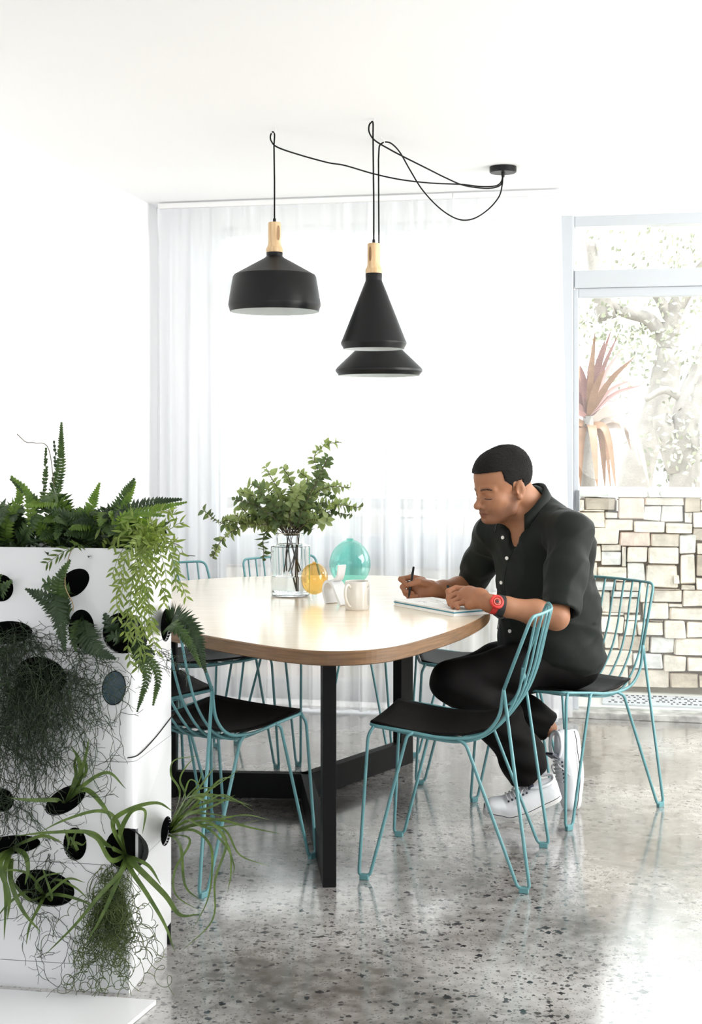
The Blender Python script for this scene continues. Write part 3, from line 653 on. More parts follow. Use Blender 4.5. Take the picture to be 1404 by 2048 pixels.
ribbon([(-0.010, 0.082), (0.012, 0.088), (0.026, 0.104), (0.034, 0.140)], [0.040, 0.036, 0.030, 0.034], 0.007, 'tail_fin')
# mug
mc = G(714.5, 1219, T); mg = thing('mug', 'off-white mug with a curled handle and small dark print, nearest thing on the table', 'mug', (mc.x, mc.y, T)); A = At(mg)
r = 0.0425; mp_ = [(0.0005, T+0.004), (r-0.008, T+0.004), (r-0.006, T), (r-0.003, T), (r-0.0015, T+0.002), (r, T+0.010), (r, T+0.095), (r-0.0015, T+0.098), (r-0.004, T+0.096), (r-0.0045, T+0.012), (r-0.010, T+0.008), (0.0005, T+0.008)]
A.part(MB().lathe(mp_, (mc.x, mc.y, 0), 56), 'cup', M['ceramic'])
ha = math.radians(-125); hd = Vector((math.cos(ha), math.sin(ha), 0)); hc = Vector((mc.x, mc.y, T))
hp = [hc+hd*a+Vector((0, 0, z)) for a, z in ((r-0.002, 0.078), (r+0.010, 0.088), (r+0.024, 0.082), (r+0.029, 0.062), (r+0.024, 0.040), (r+0.010, 0.020), (r-0.002, 0.014))]
hv = crom(hp, 6); A.part(MB().tube(hv, 0.0048, 10), 'handle', M['ceramic'])
pb = MB(); rp = random.Random(4)
def on_mug(a, z, off=0.0003): return Vector((mc.x+(r+off)*math.cos(a), mc.y+(r+off)*math.sin(a), T+z))
def glyph(a, z, wa, hz):
    pb.add([on_mug(a, z), on_mug(a+wa, z), on_mug(a+wa, z+hz), on_mug(a, z+hz)], [(0, 1, 2, 3)])
for cidx, (a0, z0, z1) in enumerate(((-0.62, 0.022, 0.066), (-0.50, 0.016, 0.072), (-0.38, 0.02, 0.068))):
    z = z0
    while z < z1:
        wv = rp.uniform(0.05, 0.075); k = rp.choice((0, 1, 2))
        glyph(a0, z, wv, 0.0009)
        if k != 1: glyph(a0, z, 0.014, 0.0024)
        if k: glyph(a0+wv-0.014, z, 0.014, 0.0024)
        z += 0.0042
for a0, z0 in ((-0.62, 0.076), (-0.57, 0.078), (-0.47, 0.080)): glyph(a0, z0, 0.055, 0.0022); glyph(a0+0.02, z0, 0.018, 0.007)
A.part(pb, 'print', M['ink'])
# sketchbook
NB0 = G(787, 1211, T); NB1 = G(908, 1234, T); ex = (NB1-NB0); ex.z = 0; Lb = ex.length; ex.normalize(); ey = Vector((-ex.y, ex.x, 0))
Mb = Matrix(((ex.x, ey.x, 0, NB0.x), (ex.y, ey.y, 0, NB0.y), (0, 0, 1, T), (0, 0, 0, 1)))
nb = thing('sketchbook', 'thick white sketchbook with a teal stripe along its edge under the man\'s hands', 'book', (NB0.x, NB0.y, T)); A = At(nb); BW = 0.17
A.part(MB().bbox((0, 0, 0.0), (Lb, BW, 0.0025), 0.0008, Mb), 'cover', M['paper'])
A.part(MB().box((0.003, 0.002, 0.0026), (Lb-0.003, BW-0.003, 0.0105), Mb), 'page_block', M['paper'])
A.part(MB().bbox((0.001, 0.0, 0.0106), (Lb-0.001, BW-0.002, 0.0146), 0.0008, Mb), 'stripe', mat('teal_card', hexc('2f7f96'), 0.5))
A.part(MB().box((0.003, 0.002, 0.0147), (Lb-0.004, BW-0.003, 0.0195), Mb), 'page_block', M['paper'])
A.part(MB().box((-0.003, -0.002, 0.0196), (Lb+0.002, BW-0.004, 0.0201), Mb), 'open_page', M['paper'])
kb = MB(); r2 = random.Random(8)
for _ in range(9):
    x, y = r2.uniform(0.05, Lb-0.08), r2.uniform(0.03, BW-0.05); p = [Mb @ Vector((x+i*0.012, y+r2.uniform(-0.01, 0.01), 0.0204)) for i in range(5)]
    kb.tube(crom(p, 3), 0.00035, 4)
A.part(kb, 'pencil_lines', mat('graphite', (0.35, 0.35, 0.36), 0.6))
# ================================================================= THE MAN
import openvdb
class Field:
    """signed distance grid with smooth unions; each shape only touches its own box"""
    def __init__(s, lo, hi, h):
        s.lo = np.array(lo, float); s.h = h; s.n = np.ceil((np.array(hi)-s.lo)/h).astype(int)+1; s.a = np.full(tuple(s.n), 0.5, np.float32)
    def sub(s, lo, hi):
        i0 = np.maximum(np.floor((lo-s.lo)/s.h).astype(int), 0); i1 = np.minimum(np.ceil((hi-s.lo)/s.h).astype(int)+1, s.n)
        if (i1 <= i0).any(): return None
        g = np.meshgrid(*[s.lo[k]+s.h*np.arange(i0[k], i1[k]) for k in range(3)], indexing='ij')
        return (slice(i0[0], i1[0]), slice(i0[1], i1[1]), slice(i0[2], i1[2])), np.stack(g, -1)
    def put(s, fn, lo, hi, k, op='u'):
        m = k+3*s.h; r = s.sub(np.array(lo)-m, np.array(hi)+m)
        if r is None: return
        sl, P = r; d = fn(P).astype(np.float32); a = s.a[sl]
        if op == 'u':
            h = np.maximum(k-np.abs(a-d), 0)/max(k, 1e-6); s.a[sl] = np.minimum(a, d)-h*h*k/4
        else:
            d = -d; h = np.maximum(k-np.abs(a-d), 0)/max(k, 1e-6); s.a[sl] = np.maximum(a, d)+h*h*k/4
    def cap(s, a, b, ra, rb=None, k=0.01, op='u'):
        a = np.array(a, float); b = np.array(b, float); rb = ra if rb is None else rb; ab = b-a; L2 = max((ab**2).sum(), 1e-9)
        def fn(P):
            t = np.clip(((P-a)@ab)/L2, 0, 1); return np.linalg.norm(P-a-t[..., None]*ab, axis=-1)-(ra+(rb-ra)*t)
        r = max(ra, rb); s.put(fn, np.minimum(a, b)-r, np.maximum(a, b)+r, k, op)
    def chain(s, pts, rs, k=0.006):
        for i in range(len(pts)-1): s.cap(pts[i], pts[i+1], rs[i], rs[i+1], k)
    def ell(s, c, r, R=None, k=0.01, op='u'):
        c = np.array(c, float); r = np.array(r, float); R = np.eye(3) if R is None else R
        def fn(P):
            q = (P-c)@R; k0 = np.linalg.norm(q/r, axis=-1); k1 = np.linalg.norm(q/(r*r), axis=-1); return k0*(k0-1)/np.maximum(k1, 1e-6)
        ex = np.abs(R)@r; s.put(fn, c-ex, c+ex, k, op)
    def mesh(s, name, m, parent, M_, iso=0.0, smooth=1):
        g = openvdb.FloatGrid(0.5); g.copyFromArray(s.a); v, q = g.convertToQuads(iso)
        v = v*s.h+s.lo; me = bpy.data.meshes.new(name)
        Mi = np.array(M_.inverted()); v = v@Mi[:3, :3].T+Mi[:3, 3]
        me.from_pydata(v.tolist(), [], q.tolist()); me.update()
        if smooth:
            bm = bmesh.new(); bm.from_mesh(me)
            for _ in range(smooth): bmesh.ops.smooth_vert(bm, verts=bm.verts, factor=0.5, use_axis_x=True, use_axis_y=True, use_axis_z=True)
            bm.to_mesh(me); bm.free()
        me.polygons.foreach_set('use_smooth', [True]*len(me.polygons)); me.materials.append(m)
        o = bpy.data.objects.new(name, me); COL.objects.link(o); o.parent = parent; return o
# body frame: f forward, l to his left
f_ = Vector((-0.79, -0.62, 0)).normalized(); l_ = Vector((0.62, -0.79, 0)).normalized(); zv = Vector((0, 0, 1))
RB = np.array([list(f_), list(l_), list(zv)]).T       # columns are the local axes
man = thing('person', 'man in a dark green shirt and black trousers sitting at the table and writing', 'person', (0.785, 4.985, 0)); A = At(man)
# head frame
psi, th_, sc = math.radians(27), math.radians(13), 1.06
hF = Vector((-math.cos(psi)*math.cos(th_), -math.sin(psi)*math.cos(th_), -math.sin(th_))); hL = Vector((math.sin(psi), -math.cos(psi), 0)); hU = hF.cross(hL)
ear = W(1036, 983, 4.76); HO = ear-hL*0.078*sc                       # midpoint between the ear canals
RH = np.array([list(hF), list(hL), list(hU)]).T
def H(x, y, z): return HO+(hF*x+hL*y+hU*(z if z > 0 else z*0.84))*sc
def Hn(x, y, z): return np.array(H(x, y, z))
def rotx(R, a):  # turn a frame about its y axis
    c, s_ = math.cos(a), math.sin(a); return R@np.array([[c, 0, s_], [0, 1, 0], [-s_, 0, c]])
def rotz(R, a):
    c, s_ = math.cos(a), math.sin(a); return R@np.array([[c, -s_, 0], [s_, c, 0], [0, 0, 1]])
neck = Vector((0.665, 4.885, 1.05)); hipc = Vector((0.79, 5.0, 0.56))
SL, SR = Vector((0.75, 4.70, 1.000)), Vector((0.515, 5.0, 0.975))
EL, WL_ = W(1112, 1234, 4.53), W(978, 1207, 4.49)
ER, WR_ = W(940, 1176, 5.16), W(866, 1180, 5.0)
def C4(x, y, D): return W(780+x/5.014, 1120+y/5.014, D)
skin = Field((0.12, 4.35, 0.02), (1.0, 5.35, 1.36), 0.0030)
def s3(v): return tuple(x*sc for x in v)
K = skin
# skull, face
K.ell(Hn(-0.005, 0, 0.052), s3((0.096, 0.076, 0.083)), RH, 0.01)
K.ell(Hn(0.030, 0, 0.048), s3((0.066, 0.068, 0.075)), RH, 0.02)          # forehead
K.ell(Hn(0.038, 0, -0.020), s3((0.058, 0.062, 0.065)), RH, 0.02)         # mid face
K.ell(Hn(0.040, 0, -0.062), s3((0.050, 0.045, 0.046)), RH, 0.02)         # jaw mass
K.ell(Hn(0.084, 0, -0.086), s3((0.022, 0.026, 0.020)), RH, 0.018)        # chin
for y in (-1, 1):
    K.cap(Hn(0.0, 0.058*y, -0.030), Hn(0.020, 0.052*y, -0.068), 0.016*sc, 0.015*sc, 0.02)
    K.cap(Hn(0.020, 0.050*y, -0.068), Hn(0.070, 0.020*y, -0.090), 0.015*sc, 0.015*sc, 0.02)
    K.ell(Hn(0.062, 0.040*y, -0.016), s3((0.022, 0.020, 0.018)), RH, 0.02)    # cheek bone
    K.ell(Hn(0.070, 0.030*y, -0.045), s3((0.020, 0.018, 0.020)), RH, 0.02)
    K.ell(Hn(0.100, 0.031*y, 0.010), s3((0.018, 0.019, 0.011)), RH, 0.014, 's')   # eye socket
    K.ell(Hn(0.076, 0.031*y, 0.006), s3((0.0145, 0.0155, 0.0125)), RH, 0.004)     # lid over the eyeball
    K.cap(Hn(0.090, 0.014*y, 0.025), Hn(0.074, 0.048*y, 0.024), 0.008*sc, 0.007*sc, 0.016)  # brow ridge
K.cap(Hn(0.086, 0, 0.016), Hn(0.112, 0, -0.024), 0.0085*sc, 0.0105*sc, 0.012)    # nose bridge
K.ell(Hn(0.115, 0, -0.029), s3((0.013, 0.0125, 0.0115)), RH, 0.008)
for y in (-1, 1): K.ell(Hn(0.100, 0.0135*y, -0.035), s3((0.012, 0.0075, 0.009)), RH, 0.006)
for y in (-1, 1): K.ell(Hn(0.107, 0.008*y, -0.0445), s3((0.005, 0.0035, 0.004)), RH, 0.003, 's')
K.ell(Hn(0.088, 0, -0.058), s3((0.017, 0.024, 0.014)), RH, 0.012)               # muzzle
K.ell(Hn(0.100, 0, -0.0625), s3((0.0065, 0.021, 0.0050)), RH, 0.004)             # upper lip
K.ell(Hn(0.097, 0, -0.0735), s3((0.0075, 0.018, 0.0058)), RH, 0.004)            # lower lip
K.cap(Hn(0.108, 0.014, -0.0675), Hn(0.108, -0.014, -0.0675), 0.0022*sc, 0.0022*sc, 0.003, 's')
K.cap(Hn(0.108, 0.0, -0.0675), Hn(0.098, 0.026, -0.066), 0.0022*sc, 0.0020*sc, 0.003, 's')
K.cap(Hn(0.104, 0.0, -0.084), Hn(0.102, 0.008, -0.084), 0.005*sc, 0.004*sc, 0.008, 's')
# ears
for y in (-1, 1):
    Re = rotz(rotx(RH, -0.15), -0.35*y)
    K.ell(Hn(-0.010, 0.079*y, 0.004), s3((0.017, 0.0065, 0.031)), Re, 0.004)
    K.ell(Hn(-0.004, 0.086*y, 0.006), s3((0.0085, 0.0052, 0.018)), Re, 0.003, 's')
    K.ell(Hn(-0.000, 0.082*y, -0.023), s3((0.009, 0.006, 0.010)), Re, 0.004)
    K.ell(Hn(0.006, 0.081*y, -0.002), s3((0.004, 0.004, 0.006)), RH, 0.003)
# neck and torso
K.cap(Hn(-0.040, 0, -0.020), np.array(neck)-np.array(f_)*0.01, 0.058, 0.064, 0.03)
K.cap(Hn(0.020, 0.0, -0.075), np.array(neck)+np.array(f_)*0.045-np.array([0, 0, 0.03]), 0.040, 0.050, 0.02)
K.ell((0.667, 4.90, 0.93), (0.118, 0.165, 0.175), RB, 0.03); K.ell((0.71, 4.94, 0.72), (0.105, 0.145, 0.17), RB, 0.05)
K.cap(SL, SR, 0.052, 0.052, 0.03); K.cap(neck, SL, 0.05, 0.045, 0.03); K.cap(neck, SR, 0.05, 0.045, 0.03)
K.ell((0.77, 4.985, 0.57), (0.12, 0.155, 0.10), RB, 0.04)
# arms
def arm(S_, E_, W_, side):
    K.cap(S_, E_, 0.046, 0.039, 0.02); m1 = E_.lerp(W_, 0.3); K.chain([E_, m1, E_.lerp(W_, 0.75), W_], [0.038, 0.042, 0.031, 0.0265], 0.02)
    K.ell(E_, (0.038, 0.038, 0.038), None, 0.02)
arm(SL, EL, WL_, 1); arm(SR, ER, WR_, -1)
# right hand: thumb, index and middle finger hold the pencil
K.chain([WR_, C4(400, 285, 4.985), C4(300, 265, 4.98)], [0.026, 0.027, 0.029], 0.015)
K.ell(C4(285, 255, 4.975), (0.032, 0.020, 0.026), None, 0.015); K.cap(C4(390, 320, 4.975), C4(290, 345, 4.965), 0.020, 0.017, 0.012)
K.chain([C4(330, 200, 4.99), C4(215, 172, 5.00), C4(108, 192, 4.985), C4(180, 262, 4.955)], [0.0115, 0.0105, 0.0095, 0.0080], 0.005)
K.chain([C4(380, 245, 4.965), C4(290, 218, 4.935), C4(200, 246, 4.925)], [0.0150, 0.0125, 0.0095], 0.006)
K.chain([C4(300, 250, 4.995), C4(185, 240, 5.00), C4(125, 270, 4.975), C4(150, 320, 4.950), C4(222, 332, 4.938)], [0.011, 0.010, 0.0095, 0.009, 0.008], 0.004)
K.chain([C4(320, 300, 4.985), C4(200, 300, 4.99), C4(155, 335, 4.968), C4(190, 368, 4.945), C4(268, 362, 4.935)], [0.011, 0.010, 0.0092, 0.0087, 0.0078], 0.004)
K.chain([C4(350, 340, 4.975), C4(240, 350, 4.985), C4(190, 376, 4.965), C4(290, 386, 4.945)], [0.010, 0.009, 0.0085, 0.0075], 0.004)
# left hand: loosely closed over the page
K.chain([WL_, C4(900, 375, 4.53), C4(800, 352, 4.575)], [0.0265, 0.028, 0.031], 0.016)
K.ell(C4(775, 350, 4.585), (0.034, 0.034, 0.024), None, 0.014); K.cap(C4(900, 430, 4.515), C4(790, 455, 4.53), 0.017, 0.015, 0.012)
K.chain([C4(765, 300, 4.615), C4(660, 288, 4.635), C4(588, 315, 4.62), C4(590, 375, 4.60)], [0.0130, 0.0115, 0.0105, 0.0090], 0.004)
K.chain([C4(760, 345, 4.585), C4(670, 345, 4.605), C4(592, 382, 4.59), C4(600, 440, 4.57)], [0.0128, 0.0115, 0.0108, 0.0092], 0.004)
K.chain([C4(770, 395, 4.555), C4(700, 388, 4.575), C4(618, 425, 4.56), C4(632, 470, 4.545)], [0.0122, 0.0110, 0.0100, 0.0085], 0.004)
K.chain([C4(800, 440, 4.525), C4(740, 425, 4.545), C4(660, 447, 4.535), C4(680, 480, 4.52)], [0.0110, 0.0100, 0.0092, 0.0080], 0.004)
K.chain([C4(830, 320, 4.60), C4(740, 300, 4.665), C4(650, 320, 4.67), C4(600, 340, 4.65)], [0.014, 0.013, 0.012, 0.010], 0.005)
# legs inside the trousers
HL_, KL, AL_ = Vector((0.790, 4.88, 0.53)), Vector((0.350, 4.775, 0.480)), Vector((0.615, 4.80, 0.135))
HR_, KR, AR_ = Vector((0.69, 5.06, 0.53)), Vector((0.385, 4.99, 0.455)), Vector((0.715, 4.985, 0.275))
for h_, k_, a_ in ((HL_, KL, AL_), (HR_, KR, AR_)): K.chain([h_, k_], [0.07, 0.048], 0.03); K.chain([k_]+([Vector((0.515, 4.785, 0.345)), Vector((0.60, 4.80, 0.21))] if k_ is KL else [Vector((0.50, 4.99, 0.40)), Vector((0.63, 4.985, 0.325))])+[a_], [0.046, 0.047, 0.040, 0.032], 0.02)
def skin_mat():
    m = mat('skin', hexc('966749'), 0.58, var=0.07, vscale=18, bump=0.06, bscale=260, Subsurface_Weight=0.12, Subsurface_Scale=0.01)
    p = m.node_tree.nodes['Principled BSDF']; p.inputs['Subsurface Radius'].default_value = (1, 0.4, 0.25)
    nt = m.node_tree; at = nt.nodes.new('ShaderNodeAttribute'); at.attribute_name = 'tint'
    src = p.inputs['Base Color'].links[0].from_socket; mx = nt.nodes.new('ShaderNodeMix'); mx.data_type = 'RGBA'; mx.blend_type = 'MULTIPLY'; mx.inputs[0].default_value = 1
    nt.links.new(src, mx.inputs[6]); nt.links.new(at.outputs['Color'], mx.inputs[7]); nt.links.new(mx.outputs[2], p.inputs['Base Color']); return m
M['skin'] = skin_mat(); M['hair'] = mat('black_hair', (0.012, 0.010, 0.010), 0.75, bump=1.0, bscale=500); low_spec(M['hair'], 0.2)
body = K.mesh('body', M['skin'], man, A.M, 0, 1)
# colour of the skin itself: shaved beard, lips, brows, lash line
me = body.data; nv = len(me.vertices); co = np.empty(nv*3, np.float32); me.vertices.foreach_get('co', co); co = co.reshape(-1, 3)
Mw = np.array(A.M); co = co@Mw[:3, :3].T+Mw[:3, 3]; q = (co-np.array(HO))@RH/sc
x, y, z = q[:, 0], np.abs(q[:, 1]), np.where(q[:, 2] < 0, q[:, 2]/0.84, q[:, 2])
tint = np.ones((nv, 4), np.float32)
sm = lambda v, a, b: np.clip((v-a)/(b-a), 0, 1)**2*(3-2*np.clip((v-a)/(b-a), 0, 1))
head = (np.linalg.norm(q, axis=1) < 0.17)
beard = head*sm(-z, 0.022, 0.060)*sm(x, -0.012, 0.012)*(1-sm(-z, 0.11, 0.135))
beard = np.maximum(beard, head*sm(-z, 0.0, 0.03)*np.exp(-((x-0.016)/0.014)**2)*sm(y, 0.045, 0.06))
beard *= 1-np.exp(-(((x-0.07)/0.03)**2+((y-0.035)/0.02)**2+((z+0.035)/0.018)**2))
lips = head*(x > 0.085)*np.exp(-((z+0.068)/0.0085)**4)*(1-sm(y, 0.017, 0.023))
brow = head*(x > 0.055)*np.exp(-((z-0.0265-0.004*np.sin((y-0.01)/0.04*3.1))/0.0042)**2)*sm(y, 0.010, 0.016)*(1-sm(y, 0.044, 0.053))
lash = head*(x > 0.06)*np.exp(-((z+0.0035+0.10*(y-0.031)**2*30)/0.0018)**2)*sm(y, 0.015, 0.019)*(1-sm(y, 0.043, 0.047))
def mulc(mask, c, k):
    for i in range(3): tint[:, i] *= 1-mask*k*(1-c[i])
mulc(beard, (0.60, 0.58, 0.62), 0.8); mulc(lips*(1-beard*0), (0.78, 0.52, 0.52), 0.8); mulc(brow, (0.3, 0.25, 0.22), 0.5)
hands = ((co[:, 0] < 0.47) & (co[:, 2] < 0.86)).astype(float); mulc(hands, (1.0, 0.9, 0.86), 0.5)
ca = me.color_attributes.new('tint', 'FLOAT_COLOR', 'POINT'); ca.data.foreach_set('color', tint.ravel())
# hair: close-cropped cap with a square hairline at the temple
hr = Field(np.array(HO)-0.16, np.array(HO)+0.18, 0.0034)
hr.ell(Hn(-0.006, 0, 0.056), s3((0.1035, 0.0815, 0.090)), RH, 0.01); hr.ell(Hn(0.022, 0, 0.062), s3((0.078, 0.072, 0.078)), RH, 0.02)
hr.ell(Hn(-0.035, 0, 0.075), s3((0.070, 0.066, 0.072)), RH, 0.02)
ii = np.indices(hr.a.shape).astype(np.float32); P = np.moveaxis(ii, 0, -1)*hr.h+hr.lo; q = (P-np.array(HO))@RH/sc
qx, qy, qz = q[..., 0], np.abs(q[..., 1]), q[..., 2]
# keep hair above a line: forehead z>.083, straight step down at the temple, sideburn in front of the ear, nape behind
front = 0.081-0.10*np.maximum(qy-0.045, 0)
line = np.where(qx > 0.040, front, np.where(qx > 0.013, 0.022+0.9*(qx-0.013), np.where(qx > -0.028, -0.003, -0.046)))
behind_ear = (qx > -0.030) & (qx < 0.010) & (qz < 0.034); line = np.where(behind_ear, 0.036-0.0*qx, line)
cut = (line-qz)
nzv = 0.0016*np.sin(qx*900+qz*300)*np.sin(qy*800+qz*500)*np.clip((qz-0.03)/0.04, 0, 1)+0.0012*np.sin(qx*400-qz*700+qy*900)*np.clip((qz-0.0)/0.05, 0, 1)
hr.a = np.maximum(hr.a+nzv.astype(np.float32), cut.astype(np.float32)*0.8)
hr.mesh('hair', M['hair'], man, A.M, 0, 1)
bt = MB(); rr_ = random.Random(2)
for _ in range(1500):       # short bristles that break the outline
    a = rr_.uniform(0, 2*math.pi); b_ = rr_.uniform(0.02, 1.35); v = Vector((math.cos(a)*math.sin(b_), math.sin(a)*math.sin(b_), math.cos(b_)))
    p = H(-0.012+0.098*v.x, 0.081*v.y, 0.062+0.086*v.z)
    if v.x > 0.62 and v.z < 0.35: continue
    d_ = (hF*v.x+hL*v.y+hU*v.z).normalized()+Vector([rr_.gauss(0, 0.35) for _ in range(3)]); d_.normalize(); s_ = d_.orthogonal().normalized()*0.0007
    e = p+d_*rr_.uniform(0.004, 0.009); bt.add([p-s_, p+s_, e], [(0, 1, 2)])
A.part(bt, 'hair_bristles', M['hair'], kind='stuff')
# brows, lashes and the line of the mouth, laid on the skin
BB = BVHTree.FromPolygons([A.M @ v.co for v in body.data.vertices], [tuple(p_.vertices) for p_ in body.data.polygons])
def face_pt(y, z, off=0.0006):
    h_ = BB.ray_cast(H(0.2, y, z), -hF); return (h_[0]+hF*off) if h_[0] else H(0.1, y, z)
M['brow'] = mat('brow_hair', (0.02, 0.014, 0.011), 0.8); M['lipline'] = mat('mouth_line', (0.13, 0.05, 0.04), 0.6)
for y_s in (1, -1):
    bb = MB(); rb_ = random.Random(5)
    for _ in range(100):
        u_ = rb_.random(); y0 = (0.012+0.038*u_)*y_s; z0 = 0.024+0.006*math.sin(u_*2.6)-0.005*u_+rb_.gauss(0, 0.0016*(1-0.5*u_))
        p0 = face_pt(y0, z0, 0.0004); p1 = face_pt(y0+y_s*0.006, z0+0.0018, 0.0016); s_ = hU*0.0006; bb.add([p0-s_, p0+s_, p1], [(0, 1, 2)])
    A.part(bb, 'eyebrow', M['brow'])
    lp = [face_pt(y_s*y0, z0, 0.0008) for y0, z0 in ((0.0165, -0.004), (0.022, -0.0055), (0.029, -0.0065), (0.036, -0.0068), (0.043, -0.0068), (0.048, -0.007))]
    A.part(MB().tube(crom(lp, 4), [0.0007]+[0.0014]*18+[0.0008]*2, 5), 'eyelashes', M['brow'])
mp2 = [face_pt(y0, z0, -0.0002) for y0, z0 in ((-0.024, -0.066), (-0.012, -0.068), (0.0, -0.0675), (0.012, -0.068), (0.024, -0.066), (0.027, -0.064))]
A.part(MB().tube(crom(mp2, 4), 0.0010, 5), 'mouth_line', M['lipline'])
# shirt
def cloth_mat(name, col, var, bmp, sc_=7):
    m = mat(name, col, 0.62, var=var, vscale=5, bump=bmp, bscale=sc_, Sheen_Weight=0.04); inp(m.node_tree.nodes['Principled BSDF'], 'Specular IOR Level', 0.14)
    return m
M['shirt'] = cloth_mat('dark_green_linen', (0.008, 0.0105, 0.009), 0.18, 0.0); M['trousers'] = cloth_mat('black_trousers', (0.005, 0.0045, 0.0045), 0.1, 0.0); low_spec(M['trousers'], 0.08); inp(M['trousers'].node_tree.nodes['Principled BSDF'], 'Sheen Weight', 0.0)
sh = Field((0.36, 4.40, 0.40), (1.06, 5.38, 1.22), 0.0055)
sh.ell((0.664, 4.893, 0.935), (0.128, 0.185, 0.185), RB, 0.03); sh.ell((0.690, 4.918, 0.74), (0.155, 0.182, 0.20), RB, 0.06); sh.ell((0.690, 4.92, 0.60), (0.150, 0.172, 0.105), RB, 0.05)
sh.ell((0.742, 4.952, 0.548), (0.148, 0.192, 0.112), RB, 0.06); sh.ell((0.742, 4.95, 0.70), (0.125, 0.178, 0.20), RB, 0.05); sh.cap(neck-zv*0.03-f_*0.01, Vector((0.648, 4.888, 1.095)), 0.085, 0.066, 0.03)
sh.cap(neck-f_*0.02-zv*0.01, SL+zv*0.0, 0.068, 0.070, 0.03); sh.cap(neck-f_*0.02-zv*0.01, SR, 0.068, 0.064, 0.03); sh.cap(SL, SR, 0.07, 0.066, 0.03)
sh.ell((0.755, 4.955, 0.93), (0.085, 0.155, 0.15), RB, 0.04)
SLe, SRe = SL.lerp(EL, 0.90)+Vector((0.012, 0.0, -0.0)), SR.lerp(ER, 0.86)
sh.chain([SL, SL.lerp(EL, 0.5)+Vector((0.010, 0, 0)), SLe], [0.071, 0.069, 0.062], 0.03); sh.chain([SR, SR.lerp(ER, 0.5), SRe], [0.064, 0.060, 0.055], 0.03)
# sleeve ends: cut flat, then hollow
def cutplane(fld, p, n, rad):
    p = np.array(p); n = np.array(n)
    fld.put(lambda Q: np.maximum(-((Q-p)@n), np.linalg.norm(Q-p-n*rad*0.6, axis=-1)-rad*1.15), p-rad*2, p+rad*2, 0.002, 's')
for S_, E_, en in ((SL, EL, SLe), (SR, ER, SRe)):
    d_ = (E_-S_).normalized(); cutplane(sh, en+d_*0.012, d_, 0.075)
    sh.cap(en+d_*0.05, en-d_*0.015, 0.050 if S_ is SL else 0.047, 0.048, 0.004, 's')
# open collar
thr = neck+f_*0.075+zv*0.045
sh.cap(neck+f_*0.090+l_*0.022+zv*0.005, Vector((0.664, 4.893, 0.950))+f_*0.127, 0.056, 0.015, 0.004, 's'); sh.cap(Vector((0.648, 4.888, 1.085))+f_*0.005, Vector((0.56, 4.83, 1.12)), 0.061, 0.064, 0.006, 's')
ii = np.indices(sh.a.shape).astype(np.float32); P = np.moveaxis(ii, 0, -1)*sh.h+sh.lo
u = (P-np.array(hipc))@RB; a_, b_, c_ = u[..., 0], u[..., 1], u[..., 2]
rid = lambda ph: (1-np.abs(np.sin(ph)))**2
wr = -0.0060*rid(c_*21+b_*9+1.1*np.sin(b_*16+a_*9))*np.exp(-((c_-0.03)/0.20)**2)            # folds over the belly
wr -= 0.0050*rid(b_*17-c_*11+0.9*np.sin(c_*14+1))*np.exp(-((c_-0.34)/0.18)**2)               # pulls toward the shoulders
wr -= 0.0055*rid((a_*0.8+c_)*24+1.3*np.sin(b_*22+a_*12))*(np.abs(b_) > 0.14)*(c_ > 0.12)    # sleeve creases
wr -= 0.0060*rid(c_*30+a_*14+np.sin(b_*15))*np.exp(-((c_+0.02)/0.09)**2)
wr += 0.0012*np.sin(a_*70+b_*55)*np.sin(c_*60+b_*33)+0.002
sh.a += wr.astype(np.float32)
shirt = sh.mesh('shirt', M['shirt'], man, A.M, 0, 1)
# collar: stand and two turned-down points
def collar():
    b = MB(); N_ = 36; rows = [[], [], [], []]; cc = Vector((0.612, 4.862, 1.085)); nu = (f_*0.35+zv).normalized()
    for i in range(N_+1):
        a = math.radians(50+284*i/N_); q = abs(i/N_-0.5)*2; ext = max(0, q-0.70)/0.30; d_ = (f_*math.cos(a)*0.080+l_*math.sin(a)*0.073)-zv*0.058*math.cos(a); o_ = (f_*math.cos(a)+l_*math.sin(a))
        base = cc+d_; top_ = base+nu*0.022*(1-0.5*ext)
        rows[0].append(base-nu*0.016); rows[1].append(top_); rows[2].append(top_+o_*0.007+nu*0.002); rows[3].append(base+o_*(0.020+0.004*ext)-nu*(0.022+0.022*ext)+f_*0.022*ext)
    vs = sum(rows, []); n1 = N_+1
    b.add(vs, [(r*n1+i, r*n1+i+1, (r+1)*n1+i+1, (r+1)*n1+i) for r in range(3) for i in range(N_)], True); return b
co_ = A.part(collar(), 'collar', M['shirt'], shirt); md = co_.modifiers.new('thick', 'SOLIDIFY'); md.thickness = 0.002
dg = bpy.context.evaluated_depsgraph_get()
def bvh(o, Mx):
    vs = [Mx @ v.co for v in o.data.vertices]; return BVHTree.FromPolygons(vs, [tuple(p.vertices) for p in o.data.polygons])
BV = bvh(shirt, A.M)
def hit(px, py, B=None):
    o_ = Vector((0, 0, HC)); r_ = (B or BV).ray_cast(o_, (W(px, py, 5.0)-o_).normalized()); n_ = r_[1]
    return r_[0], (n_ if n_ is None or n_.y < 0 else -n_)
M['button'] = mat('pearl_button', (0.8, 0.8, 0.76), 0.25)
for px, py in ((1015, 1116), (1004, 1165), (1021, 1262), (1007, 1075)):
    p, nn = hit(px, py)
    if p: nn = (nn+Vector((0, -0.5, 0))).normalized(); Mx = Matrix.Translation(p+nn*0.0035) @ Matrix.Scale(1.15, 4) @ nn.to_track_quat('Z', 'Y').to_matrix().to_4x4(); A.part(MB().lathe([(0.0002, 0.0), (0.0055, 0.0), (0.0057, 0.0025), (0.0045, 0.003), (0.004, 0.0022), (0.0002, 0.0022)], (0, 0, 0), 18, M=Mx), 'button', M['button'], shirt)
pl = []
